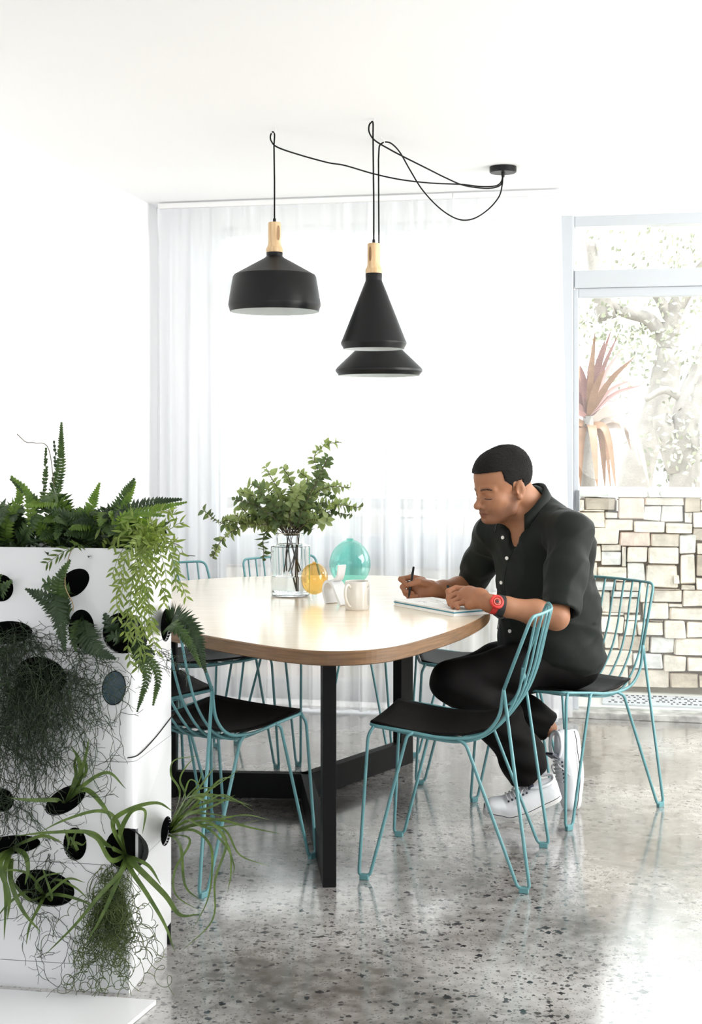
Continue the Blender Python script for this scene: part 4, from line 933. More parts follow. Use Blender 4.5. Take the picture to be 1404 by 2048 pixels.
for px, py in ((1026, 1102), (1019, 1116), (1012, 1140), (1009, 1165), (1012, 1195), (1018, 1230), (1026, 1262), (1032, 1285)):
    p, nn = hit(px, py)
    if p: pl.append(p+nn*0.0008)
if len(pl) > 3: A.part(MB().tube(crom(pl, 5), 0.0011, 5), 'placket_seam', M['shirt'], shirt)
# trousers
tr = Field((0.22, 4.62, 0.06), (1.06, 5.30, 0.74), 0.0055)
tr.ell((0.735, 4.955, 0.535), (0.115, 0.160, 0.080), RB, 0.03)
tr.chain([HL_, HL_.lerp(KL, 0.5)+Vector((0, 0, 0.01)), KL], [0.095, 0.084, 0.071], 0.04); tr.chain([HR_, HR_.lerp(KR, 0.5), KR], [0.092, 0.080, 0.066], 0.04)
tr.chain([KL, Vector((0.515, 4.785, 0.345)), Vector((0.60, 4.80, 0.21)), AL_], [0.070, 0.080, 0.076, 0.062], 0.03)
tr.chain([KR, Vector((0.50, 4.99, 0.40)), Vector((0.63, 4.985, 0.325)), AR_], [0.066, 0.078, 0.070, 0.058], 0.03)
for k_, a_2 in ((Vector((0.515, 4.785, 0.345)), AL_), (Vector((0.50, 4.99, 0.40)), AR_)):
    d_ = (a_2-k_).normalized(); cutplane(tr, a_2+d_*0.0, d_, 0.07); tr.cap(a_2+d_*0.04, a_2-d_*0.02, 0.050, 0.046, 0.003, 's')
ii = np.indices(tr.a.shape).astype(np.float32); P = np.moveaxis(ii, 0, -1)*tr.h+tr.lo
tr.a += (0.0035*np.sin(P[..., 2]*75+P[..., 0]*35+2*np.sin(P[..., 1]*30))*np.clip((0.52-P[..., 2])*8, 0.25, 1)).astype(np.float32)
tr.mesh('trousers', M['trousers'], man, A.M, 0, 1)
# trainers
M['shoe'] = mat('white_leather', (0.72, 0.74, 0.77), 0.4, bump=0.1, bscale=60); M['sole'] = mat('white_rubber', (0.70, 0.70, 0.69), 0.55); M['navy'] = mat('navy_trim', (0.02, 0.025, 0.045), 0.5)
M['lace'] = mat('grey_white_lace', (0.62, 0.62, 0.64), 0.8, bump=0.3, bscale=900)
def shoe(heel, toe, up, bend, name_lab):
    """heel and toe are sole points; the sole is bent at the ball by 'bend' so the toe box lies along its own line"""
    fw = (toe-heel); L = 0.285; fw.normalize(); up = (up-fw*up.dot(fw)).normalized(); lf = up.cross(fw)
    ball = 0.68
    def P(u, v, z):     # u along 0..1, v sideways in m, z up from sole
        x_ = u*L
        if u <= ball: return heel+fw*x_+lf*v+up*z
        a = -bend*min(1, (u-ball)/0.10)*0.5*(1+min(1, (u-ball)/0.1)); fb = fw*math.cos(bend)+up*math.sin(bend); ub = up*math.cos(bend)-fw*math.sin(bend)
        q = min(1, (u-ball)/0.12); base = heel+fw*ball*L; dx = x_-ball*L
        ff = fw.lerp(fb, q*0.5+0.5).normalized(); uu = up.lerp(ub, q).normalized(); return base+ff*dx+lf*v+uu*z
    wid = lambda u: 0.001+0.047*min(1, math.sqrt(max(0, 1-((u-0.5)/0.5)**2))**0.62)*(0.80+0.26*math.sin(min(1, max(0, (u-0.25)/0.55))*math.pi/1.2))
    hgt = lambda u: (0.072 if u < 0.18 else 0.072-0.006*(u-0.18)/0.2 if u < 0.38 else 0.066-0.030*((u-0.38)/0.62)**0.8)*min(1, 0.35+0.65*math.sqrt(max(0, 1-max(0, (u-0.9)/0.1)**2)))*min(1, 0.7+u*6)
    n_, m_ = 30, 16; root = None
    vs = []; fs = []
    for i in range(n_+1):
        u = 0.004+0.992*i/n_; w_ = wid(u); h_ = hgt(u)
        for j in range(m_+1):
            a = math.pi*j/m_; e = 0.62 if u > 0.3 else 0.55
            v = math.cos(a); s_ = math.sin(a); open_ = 0.5 if u < 0.34 else 1
            vv = math.copysign(abs(v)**0.75, v)*w_*(0.97 if s_ < 0.3 else 0.97-0.30*(s_-0.3)*(1 if u < 0.75 else 0.5)); zz_ = 0.022+(s_**e)*h_*0.92
            vs.append(P(u, vv, zz_))
    fs = [(i*(m_+1)+j, i*(m_+1)+j+1, (i+1)*(m_+1)+j+1, (i+1)*(m_+1)+j) for i in range(n_) for j in range(m_)]
    o = A.part(MB().add(vs, fs, True), 'shoe', M['shoe'])
    sb = MB(); rv = []
    for (kk, zz_) in ((0.99, 0.0), (1.04, 0.004), (1.05, 0.018), (1.0, 0.027)):
        rv.append([P(0.001+0.998*i/n_, s_*wid(0.001+0.998*i/n_)*kk, zz_) for s_ in (1,) for i in range(n_+1)]+[P(0.001+0.998*i/n_, -wid(0.001+0.998*i/n_)*kk, zz_) for i in range(n_, -1, -1)])
    R_n = len(rv[0]); sb.add(sum(rv, []), [(r*R_n+i, r*R_n+(i+1) % R_n, (r+1)*R_n+(i+1) % R_n, (r+1)*R_n+i) for r in range(3) for i in range(R_n)]+[(i, i+1, R_n-2-i, R_n-1-i) for i in range(n_)], True)
    A.part(sb, 'sole', M['sole'], o)
    for s_ in (1, -1): A.part(MB().tube([P(0.02+0.95*i/24, s_*(wid(0.02+0.95*i/24)*1.05+0.0004), 0.0195) for i in range(25)], 0.0012, 5), 'stripe', M['navy'], o)
    def surf(u, v):   # point on the upper
        w_ = wid(u); h_ = hgt(u); c_ = max(-1, min(1, v/w_)); s_ = math.sqrt(max(0, 1-abs(c_)**(2/0.75))); return P(u, v, 0.022+(s_**0.62)*h_*0.92+0.002)
    for k in range(6):
        u = 0.40+k*0.048; v = 0.019; pts = [surf(u, -v)+up*0.001, surf(u+0.004, -v/2)+up*0.004, surf(u+0.006, 0)+up*0.005, surf(u+0.004, v/2)+up*0.004, surf(u, v)+up*0.001]
        A.part(MB().tube(crom(pts, 4), 0.0026, 6), 'lace', M['lace'], o)
        for s_ in (-1, 1):
            p = surf(u, s_*(v+0.006)); n2 = (up+lf*s_*0.8).normalized(); Mx = Matrix.Translation(p) @ n2.to_track_quat('Z', 'Y').to_matrix().to_4x4()
            A.part(MB().lathe([(0.0002, 0.001), (0.0034, 0.0012), (0.004, -0.001)], (0, 0, 0), 12, M=Mx), 'eyelet', M['navy'], o)
    for s_ in (-1, 1):
        pts = [surf(0.40, 0), surf(0.45, s_*0.020)+up*0.01, surf(0.50, s_*0.036)+up*0.006, surf(0.56, s_*0.044)+up*0.0]
        A.part(MB().tube(crom(pts, 4), 0.0024, 6), 'lace', M['lace'], o)
    # tongue and dark collar lining
    tg = MB(); tp = [P(0.30, -0.022, 0.085), P(0.30, 0.022, 0.085), P(0.37, 0.024, 0.088), P(0.37, -0.024, 0.088), P(0.285, -0.02, 0.115), P(0.285, 0.02, 0.115), P(0.31, 0.022, 0.12), P(0.31, -0.022, 0.12)]
    tg.add(tp, [(0, 1, 5, 4), (1, 2, 6, 5), (2, 3, 7, 6), (3, 0, 4, 7), (4, 5, 6, 7)]); A.part(tg, 'tongue', M['navy'], o)
    cl = [P(0.03+0.33*(0.5-0.5*math.cos(math.pi*k/12)), 0.028*math.sin(math.pi*k/12)+0.004, 0.088) for k in range(13)]+[P(0.36-0.33*(0.5-0.5*math.cos(math.pi*k/12)), -0.028*math.sin(math.pi*k/12)-0.004, 0.088) for k in range(13)]
    A.part(MB().tube(cl, 0.006, 8, closed=True), 'padded_cuff', M['shoe'], o)
t1, h1 = W(993, 1636, 4.80), W(1090, 1590, 4.75)
t1 = Vector((0.512, 4.80, 0.004)); h1 = Vector((0.735, 4.80, 0.075))
shoe(h1, Vector((0.70, 4.80, 0.0)).lerp(t1, 1)-(h1-h1), (zv+Vector((0.25, -0.35, 0))), 0.38, '')
h2 = W(1133, 1458, 4.97); t2 = W(1150, 1606, 4.93)
shoe(h2+Vector((0.030, 0, 0)), t2, Vector((-0.95, -0.55, 0.1)), -0.05, '')
# wristwatch, wristband, pens
wd_ = (WL_-EL).normalized()
def band(c, ax, r, half, m, name, par=None, th=0.003, sq=1.0):
    q = ax.to_track_quat('Z', 'Y').to_matrix().to_4x4(); return A.part(MB().lathe([(r, -half), (r+th, -half+0.001), (r+th, half-0.001), (r, half), (r, -half)], (0, 0, 0), 36, M=Matrix.Translation(c) @ q), name, m, par)
M['redwatch'] = mat('red_resin', hexc('c8322c'), 0.35, var=0.1, vscale=30); M['blackband'] = mat('black_wristband', (0.012, 0.012, 0.013), 0.7)
wc_ = W(987, 1209, 4.49); st = band(wc_+wd_*-0.001, wd_, 0.0275, 0.011, M['redwatch'], 'watch_strap', None, 0.0045)
wn = (Vector((-0.15, -1, 0.45))-wd_*Vector((-0.15, -1, 0.45)).dot(wd_)).normalized(); Mx = Matrix.Translation(wc_+wn*0.031) @ wn.to_track_quat('Z', 'Y').to_matrix().to_4x4()
A.part(MB().lathe([(0.0002, -0.004), (0.021, -0.004), (0.024, 0.0), (0.0235, 0.006), (0.021, 0.009), (0.017, 0.0095), (0.0165, 0.0075), (0.0002, 0.0075)], (0, 0, 0), 16, smooth=False, M=Mx), 'watch_case', M['redwatch'], st)
A.part(MB().lathe([(0.0002, 0.0078), (0.0145, 0.0078), (0.0145, 0.0070)], (0, 0, 0), 28, M=Mx), 'watch_dial', mat('dark_red_dial', hexc('8c2524'), 0.3), st)
A.part(MB().lathe([(0.0095, 0.0080), (0.0115, 0.0085), (0.0125, 0.0080)], (0, 0, 0), 28, M=Mx), 'dial_ring', mat('pale_red_ring', hexc('dc6a55'), 0.4), st)
A.part(MB().box((-0.005, -0.003, 0.0079), (0.005, 0.003, 0.0084), Mx).box((-0.0008, 0.0, 0.0079), (0.0008, 0.008, 0.0086), Mx), 'dial_display', M['ink'], st)
band(WL_.lerp(EL, 0.155), wd_, 0.0325, 0.013, M['blackband'], 'wristband', None, 0.003)
ch = MB(); c0 = wc_.lerp(EL, 0.08)-zv*0.033; 
for k in range(9):
    a = k/8; p = c0+wd_*(0.012-0.03*a)+Vector((0, -0.012, -0.006*math.sin(a*math.pi))); ch.lathe([(0.0002, -0.0035), (0.003, -0.002), (0.003, 0.002), (0.0002, 0.0035)], p, 8)
A.part(ch, 'bead_bracelet', M['blackband'], None, kind='stuff')
A.part(MB().tube([c0+Vector((0, -0.012, -0.004)), c0+Vector((-0.002, -0.012, -0.022)), c0+Vector((-0.006, -0.012, -0.042))], 0.0014, 6), 'bracelet_tassel', M['blackband'])
def pen(a, b_, label, r0=0.0042):
    d_ = b_-a; L = d_.length; t = thing('pen', label, 'pen', tuple(a)); Ap = At(t); Mx = Matrix.Translation(a) @ d_.to_track_quat('Z', 'Y').to_matrix().to_4x4()
    Ap.part(MB().lathe([(0.0002, 0), (0.0012, 0.001), (0.0035, 0.013), (r0, 0.016), (r0, L-0.004), (r0*0.9, L), (0.0002, L)], (0, 0, 0), 14, M=Mx), 'barrel', M['matt_black'])
    Ap.part(MB().lathe([(r0, L-0.03), (r0+0.0006, L-0.03), (r0+0.0006, L-0.022), (r0, L-0.022)], (0, 0, 0), 14, M=Mx), 'band', M['matt_black'])
pen(C4(185, 385, 4.905), C4(237, 70, 4.96), 'black pen standing upright in the man\'s writing hand')
pen(C4(650, 440, 4.60), C4(578, 258, 4.655), 'black pen held in the man\'s closed hand beside the red watch', 0.0048)
# ================================================================= PLANTER
PK = Vector((-0.516, 3.275, 0)); pa = math.radians(-8.8)
PM = Matrix.Translation(PK) @ Matrix.Rotation(pa, 4, 'Z')      # local -x runs left along the front, +y back along the side
PW, PD, PH = 1.0, 0.335, 1.062
pt = thing('vertical_planter', 'tall glossy white planter tower with dark oval planting pockets at the left', 'planter', tuple(PK)); A = At(pt)
PMi = PM.inverted()
def front(px, py, off=0.0):
    """point on the planter's front face seen at a pixel, moved off towards the viewer"""
    o_ = PMi @ Vector((0, 0, HC)); p = PMi @ W(px, py, 3.0); d = p-o_; t = (-off-o_.y)/d.y; return o_+d*t
def Fw(px, py, off=0.0): return PM @ front(px, py, off)
def side(px, py, off=0.0):
    o_ = PMi @ Vector((0, 0, HC)); p = PMi @ W(px, py, 3.0); d = p-o_; t = (off-o_.x)/d.x; return o_+d*t
def box_round(x0, x1, y0, y1, z0, z1, r):
    """upright prism with rounded vertical corners (local)"""
    pts = []
    for (cx_, cy_, a0) in ((x1-r, y0+r, -90), (x1-r, y1-r, 0), (x0+r, y1-r, 90), (x0+r, y0+r, 180)):
        for k in range(7): a = math.radians(a0+90*k/6); pts.append((cx_+r*math.cos(a), cy_+r*math.sin(a)))
    n_ = len(pts); vs = [(x, y, z) for z in (z0, z1) for x, y in pts]
    return vs, [tuple(range(n_-1, -1, -1)), tuple(range(n_, 2*n_))]+[(i, (i+1) % n_, (i+1) % n_+n_, i+n_) for i in range(n_)]
HOLES = [(148,1166,36,24,-38),(2,1176,26,27,0),(16,1265,51,23,-4),(83,1352,53,38,10),(245,1266,41,41,0),(163,1258,27,39,0),(228,1376,24,34,8),(131,1600,48,23,-32),(150,1688,24,33,0),(249,1698,40,42,10),(90,1776,62,36,8),(22,1690,62,19,-8),(2,1600,27,24,0),(228,1802,24,33,0)]
def ell_prism(c, rx, rz, rot, axis, depth0, depth1, n_=28):
    vs = []; ca, sa = math.cos(rot), math.sin(rot)
    for dd in (depth0, depth1):
        for k in range(n_):
            a = 2*math.pi*k/n_; u, v = rx*math.cos(a), rz*math.sin(a); u, v = u*ca-v*sa, u*sa+v*ca
            vs.append((c.x+u, dd, c.z+v) if axis == 'y' else (dd, c.y+u, c.z+v))
    return vs, [tuple(range(n_)), tuple(range(2*n_-1, n_-1, -1))]+[(k, k+n_, (k+1) % n_+n_, (k+1) % n_) for k in range(n_)]
def mobj(vs, fs):
    me = bpy.data.meshes.new('t'); me.from_pydata([tuple(v) for v in vs], [], fs); me.update()
    bm = bmesh.new(); bm.from_mesh(me); bmesh.ops.recalc_face_normals(bm, faces=bm.faces); bm.to_mesh(me); bm.free()
    o = bpy.data.objects.new('t', me); COL.objects.link(o); return o
cut = MB(); ho = []
for (px, py, rx, ry, rot) in HOLES:
    c = front(px, py); s_ = F/(PM @ c).y; ho.append((c, rx/s_, ry/s_, math.radians(-rot), 'y'))
SIDEH = [(332,1250,0.046,0.042,0.0),(332,1662,0.046,0.036,0.0)]
for (px, py, ry, rz, rot) in SIDEH:
    c = side(px, py); ho.append((c, ry, rz, rot, 'x'))
for (c, a, b_, r_, ax) in ho:
    cut.add(*(ell_prism(c, a, b_, r_, ax, -0.03, 0.03)))
zs = [0.0, 0.064, 0.305, 0.552, 0.812, PH]
oc = mobj(cut.v, cut.f); Ms = []
for i in range(1, 5):
    z0, z1 = zs[i]+0.0006, zs[i+1]-0.0008; vs, fs = box_round(-PW, 0, 0, PD, z0, z1, 0.028 if i != 2 else 0.026)
    o = mobj(vs, fs); oi_ = mobj(*box_round(-PW+0.007, -0.007, 0.007, PD-0.007, z0+0.007 if i == 1 else z0-0.01, z1+0.02, 0.022))
    for cu in (oi_, oc):
        md = o.modifiers.new('b', 'BOOLEAN'); md.operation = 'DIFFERENCE'; md.object = cu; md.solver = 'EXACT'
        if cu is oc: md.use_self = True
    dg = bpy.context.evaluated_depsgraph_get(); dg.update(); me = bpy.data.meshes.new_from_object(o.evaluated_get(dg)); me.transform(Matrix.Translation((0, 0, 0)))
    bpy.data.objects.remove(o); bpy.data.objects.remove(oi_)
    me.materials.clear(); me.materials.append(M['glossy_white']); me.transform(Matrix.Rotation(pa, 4, 'Z'))
    try:
        me.polygons.foreach_set('use_smooth', [True]*len(me.polygons)); me.set_sharp_from_angle(angle=math.radians(35))
    except Exception: pass
    q = bpy.data.objects.new('tower_section', me); COL.objects.link(q); q.parent = pt
bpy.data.objects.remove(oc)
vs, fs = box_round(-PW, -0.012, 0.0, PD-0.02, 0.0, 0.063, 0.002); A.part(MB().add([PM @ Vector(v) for v in vs], fs), 'plinth', M['glossy_white'])
A.part(MB().box((-PW+0.01, PD-0.02, 0.004), (-0.006, PD-0.005, 0.063), PM), 'plinth_back', M['black_steel'])
for i, (c, a, b_, r_, ax) in enumerate(ho):      # felt pockets: a cup behind each opening, and its rim
    vs = []; n_ = 24; ca, sa = math.cos(r_), math.sin(r_); prof = [(1.0, -0.0012), (1.0, 0.004), (0.97, 0.03), (0.8, 0.07), (0.45, 0.09), (0.02, 0.095)]
    for (k_, dd) in prof:
        for k in range(n_):
            t = 2*math.pi*k/n_; u, v = a*k_*math.cos(t), b_*k_*math.sin(t); u, v = u*ca-v*sa, u*sa+v*ca-(dd*0.35 if dd > 0.01 else 0)
            vs.append(PM @ (Vector((c.x+u, dd, c.z+v)) if ax == 'y' else Vector((-dd, c.y+u, c.z+v))))
    fs = [(r*n_+k, r*n_+(k+1) % n_, (r+1)*n_+(k+1) % n_, (r+1)*n_+k) for r in range(len(prof)-1) for k in range(n_)]
    if i == 6:
        po = A.part(MB().add(vs, fs, True), 'pocket', M['mirrorgrey'] if 'mirrorgrey' in M else mat('clear_pocket_plastic', (0.30, 0.38, 0.42), 0.1))
        vs2 = []
        for k in range(n_):
            t = 2*math.pi*k/n_; u, v = a*1.0*math.cos(t), b_*1.0*math.sin(t); u, v = u*ca-v*sa, u*sa+v*ca; vs2.append(PM @ Vector((c.x+u, 0.003, c.z+v)))
        A.part(MB().add(vs2, [tuple(range(n_))]), 'clear_cover', pane_mat('pocket_cover', (0.75, 0.85, 0.9), 1.5), po)
        rim = [v+(PM.to_3x3() @ Vector((0, -0.004, 0))) for v in vs2]; A.part(MB().tube(rim, 0.0012, 5, closed=True), 'pocket_rim', M['black_felt'], po)
    else: A.part(MB().add(vs, fs, True), 'pocket', M['black_felt'])
lip = MB().box((-PW+0.006, 0.006, PH-0.05), (-0.006, PD-0.006, PH-0.04), PM); A.part(lip, 'soil_tray', M['black_felt'])
A.part(MB().tube(crom([PM @ Vector(p) for p in ((-0.016, -0.003, 0.563), (0.004, 0.02, 0.566), (0.0025, 0.15, 0.575), (0.0025, 0.26, 0.592), (0.0, PD, 0.602))], 5), 0.0014, 6), 'clip_wire', M['black_cord'])
# white board on the floor in front
g1, g2, g3, g4 = G(-150, 1977, 0), G(312, 2010, 0), G(262, 2052, 0), G(-150, 2300, 0)
bd = slab([g4, G(100, 2190), g3, g2, g1], 0.001, 0.012); o = bd.build('floor_board', M['porcelain']); tag(o, 'flat white board lying on the concrete in front of the planter', 'board')
# ================================================================= PLANTS
def leafmat(name, h1, h2, tr=0.35, rough=0.45):
    m = mat(name, hexc(h1), rough, col2=hexc(h2), vscale=30); nt = m.node_tree; p = nt.nodes['Principled BSDF']; out = nt.nodes['Material Output']
    tl = nt.nodes.new('ShaderNodeBsdfTranslucent'); mx = nt.nodes.new('ShaderNodeMixShader'); mx.inputs[0].default_value = tr
    src = p.inputs['Base Color'].links[0].from_socket; g = nt.nodes.new('ShaderNodeMix'); g.data_type = 'RGBA'; g.blend_type = 'MULTIPLY'; g.inputs[0].default_value = 1; g.inputs[7].default_value = (1.25, 1.3, 0.7, 1)
    nt.links.new(src, g.inputs[6]); nt.links.new(g.outputs[2], tl.inputs[0]); nt.links.new(p.outputs[0], mx.inputs[1]); nt.links.new(tl.outputs[0], mx.inputs[2]); nt.links.new(mx.outputs[0], out.inputs[0]); inp(p, 'Specular IOR Level', 0.35); return m
M['fern'] = leafmat('fern_green', '4a6132', '33482a', 0.25); M['fernlight'] = leafmat('light_fern_green', '6f8a3a', '587534', 0.35); M['ferndark'] = leafmat('dark_fern_green', '33452a', '243520', 0.12)
M['willow'] = leafmat('trailing_leaf_green', '8a9a55', '6c8042', 0.35); M['grass'] = leafmat('strap_leaf_green', '5f7438', '45592c', 0.2); M['wiry'] = leafmat('wiry_stem_green', '3b4a33', '2a3726', 0.05); M['curly'] = leafmat('curly_stem_green', '5a6a38', '3e4d2c', 0.1)
M['euca'] = leafmat('eucalyptus_green', '9eab7e', '80925f', 0.4); M['eucad'] = leafmat('eucalyptus_dark', '67794e', '4f6340', 0.25); M['twig'] = mat('brown_twig', (0.09, 0.07, 0.045), 0.7)
def frond(path_, width, r, view=Vector((0.1, -1, 0.25)), gap=0.011, droop=0.15, base=0.12, mb=None, keep=1.0):
    """midrib with paired saw-edged leaflets"""
    P = crom(path_, 10); L = [0]
    for i in range(1, len(P)): L.append(L[-1]+(P[i]-P[i-1]).length)
    mb = mb or MB(); mb.tube(P, [0.0016*(1-0.7*i/len(P)) for i in range(len(P))], 4, cap=False); tot = L[-1]; s = tot*base; j = 0; sgn = 1
    while s < tot*0.995:
        while j < len(L)-2 and L[j+1] < s: j += 1
        q = (s-L[j])/max(L[j+1]-L[j], 1e-6); p = P[j].lerp(P[j+1], q); t = (P[j+1]-P[j]).normalized(); u = s/tot
        side_ = t.cross(view).normalized(); nn = side_.cross(t).normalized()
        wl_ = width*0.5*(math.sin(max(0.0, min(1, (u-base)/(0.30)))*math.pi/2)**0.7)*(1-max(0, (u-0.35)/0.65)**1.5)+0.003
        for sg in (1, -1):
            if r.random() > keep: continue
            ang = 0.42+r.uniform(-0.08, 0.08); d = (side_*sg*math.cos(ang)+t*math.sin(ang)+nn*r.uniform(-0.2, 0.12)-Vector((0, 0, droop))).normalized(); w_ = t*min(gap*0.60, 0.0065)*(0.7+0.3*min(1, wl_/0.02))
            l = wl_*r.uniform(0.88, 1.1); a = p-w_*0.7; b_ = p+w_*0.7; m1 = p+d*l*0.5-w_*1.0-nn*0.0015; m2 = p+d*l*0.42+w_*0.95-nn*0.0015; e = p+d*l+t*l*0.10
            mb.add([a, m1, e, m2, b_, p+d*l*0.5+nn*0.0012], [(0, 1, 5), (1, 2, 5), (2, 3, 5), (3, 4, 5), (4, 0, 5)])
        s += gap*(0.75 if u > 0.75 else 1)
    return mb
def plant(label, base, group=None, name='fern', cat='plant'): return thing(name, label, cat, tuple(base), 0, group)
rf = random.Random(21)
def top(px, yb, z=None):  # rooting point inside the open top of the planter
    return PM @ Vector((front(px, 1090).x, yb, PH-0.035))
def fern(label, fronds, m, base, group='ferns in the planter', **kw):
    t = plant(label, base, group); A = At(t)
    for fr in fronds:
        pts, wd = fr[0], fr[1]; mm = fr[2] if len(fr) > 2 else m; kk = fr[3] if len(fr) > 3 else {}
        A.part(frond(pts, wd, rf, **{**kw, **kk}), 'frond', mm)
    return t
def up(root, tip_px, D, bow=0.25, lift=0.3):
    """arching path from a root to a tip pixel at depth D"""
    tp = W(tip_px[0], tip_px[1], D); mid = root.lerp(tp, 0.5); L = (tp-root).length; mid += Vector((0, 0, L*bow)) + Vector(((root.x-tp.x)*lift*0.3, 0, 0)); return [root, root.lerp(mid, 0.5)+Vector((0, 0, L*bow*0.25)), mid, tp]
def rnd_fronds(r, root, n_, x0, x1, ytop, ybot, D0_, D1_, wd, mats):
    out = []
    for _ in range(n_):
        tip = (r.uniform(x0, x1), r.uniform(ytop, ybot)); out.append((up(root+Vector((r.uniform(-0.02, 0.02), r.uniform(-0.03, 0.03), 0)), tip, r.uniform(D0_, D1_), r.uniform(0.15, 0.4)), wd*r.uniform(0.8, 1.2), r.choice(mats)))
    return out
mf = [M['fern'], M['fern'], M['fernlight'], M['ferndark']]
rA = top(-20, 0.14); fern('dark fern mound at the left end of the planter top', rnd_fronds(rf, rA, 30, -90, 60, 1005, 1085, 3.22, 3.55, 0.065, [M['fern'], M['ferndark'], M['ferndark']])+[([rA, W(10, 1060, 3.35), W(40, 990, 3.33), W(22, 950, 3.33)], 0.045, M['fernlight']), ([rA, W(60, 1050, 3.3), W(75, 1010, 3.3), W(20, 957, 3.3)], 0.05, M['fern'])], M['fern'], rA)
rB = top(105, 0.15); fern('fern with two tall upright fronds on the planter top', [([rB, W(112, 1010, 3.40), W(121, 930, 3.38), W(123, 843, 3.36)], 0.036, M['fern'], dict(gap=0.0075, base=0.25)), ([rB, W(90, 1010, 3.42), W(91, 950, 3.42), W(92, 893, 3.43)], 0.020, M['fern'], dict(base=0.3, gap=0.009, keep=0.8)), ([rB, W(106, 1000, 3.42), W(112, 940, 3.42), W(108, 882, 3.42)], 0.022, M['ferndark'], dict(base=0.25, gap=0.013, keep=0.7))]
     +rnd_fronds(rf, rB, 24, 30, 150, 1000, 1085, 3.22, 3.55, 0.06, mf)+[([rB, W(70, 1045, 3.3), W(55, 985, 3.28), W(20, 951, 3.27)], 0.042, M['fernlight'])], M['fern'], rB)
rC = top(180, 0.14); fern('fern with an upright bright frond in the middle of the planter top', [([rC, W(174, 1050, 3.38), W(182, 1015, 3.36), W(199, 966, 3.34)], 0.050, M['fernlight'], dict(gap=0.009)), ([rC, W(160, 1050, 3.36), W(130, 1030, 3.34), W(70, 1010, 3.30)], 0.055, M['fern'])]+rnd_fronds(rf, rC, 24, 110, 250, 1015, 1090, 3.22, 3.55, 0.062, mf), M['fern'], rC)
rD = top(232, 0.13); fern('fern with two slanting pointed fronds near the right of the planter top', [([rD, W(228, 1050, 3.36), W(240, 1005, 3.34), W(270, 955, 3.32)], 0.050, M['fern'], dict(gap=0.009)), ([rD, W(236, 1050, 3.34), W(255, 1000, 3.33), W(271, 962, 3.33)], 0.044, M['fernlight'], dict(gap=0.009)), ([rD, W(250, 1035, 3.3), W(290, 1008, 3.28), W(366, 998, 3.26)], 0.048, M['ferndark'], dict(gap=0.0095)), ([rD, W(250, 1040, 3.26), W(300, 1020, 3.24), W(374, 1004, 3.22)], 0.040, M['fernlight'], dict(gap=0.009)), ([rD, W(240, 1040, 3.2), W(280, 1028, 3.18), W(332, 1032, 3.16)], 0.035, M['fernlight'])]
     +rnd_fronds(rf, rD, 22, 190, 310, 1020, 1095, 3.2, 3.5, 0.055, mf), M['fern'], rD)
# leafy under-growth with broad leaves between the ferns
def leaf_quad(mb, p, d, nrm, L, wd, fold=0.15):
    s = d.cross(nrm).normalized(); n2 = s.cross(d); vs = [p, p+d*L*0.3-s*wd*0.45+n2*fold*wd, p+d*L*0.62-s*wd*0.40+n2*fold*wd, p+d*L-n2*L*0.08, p+d*L*0.62+s*wd*0.40+n2*fold*wd, p+d*L*0.3+s*wd*0.45+n2*fold*wd, p+d*L*0.45]
    return mb.add(vs, [(0, 1, 6), (1, 2, 6), (2, 3, 6), (3, 4, 6), (4, 5, 6), (5, 0, 6)], False)
ug = MB()
for _ in range(900):
    x = rf.uniform(-PW+0.02, -0.01); p = PM @ Vector((x, rf.uniform(0.005, PD-0.02), PH+rf.uniform(-0.03, 0.045)*(1-0.2*rf.random()))); d = Vector((rf.gauss(0, 1), rf.gauss(-0.3, 1), rf.gauss(0.35, 0.7))).normalized()
    leaf_quad(ug, p, d, Vector((rf.gauss(0, .5), -0.6, 1)).normalized(), rf.uniform(0.022, 0.05), rf.uniform(0.008, 0.02))
o = ug.build('ground_cover', M['ferndark']); tag(o, 'low dense dark leaves filling the planter top between the ferns', 'foliage', None, 'stuff')
# trailing plant with narrow paired leaves at the right corner
def trailing(path_, r, Lf=0.027, wf=0.0068, gap=0.019, mb=None):
    P = crom(path_, 8); mb = mb or MB(); mb.tube(P, 0.0008, 4, cap=False); acc = 0; k = 1
    for i in range(1, len(P)):
        t = (P[i]-P[i-1]); acc += t.length; t.normalize()
        while acc > gap:
            acc -= gap; s = t.cross(Vector((0.2*r.gauss(0, 1), -1, 0.2*r.gauss(0, 1)))).normalized()
            for sg in (1, -1):
                d = (t*0.85+s*sg*0.62+Vector((0, r.gauss(0, 0.3), 0))).normalized(); leaf_quad(mb, P[i], d, Vector((r.gauss(0, .4), -1, 0.3)), Lf*r.uniform(0.75, 1.15), wf)
    return mb
rE = PM @ Vector((-0.03, 0.08, PH-0.02)); t = plant('bright green trailing plant with narrow leaves spilling over the planter corner', rE, None, 'trailing_plant'); A = At(t)
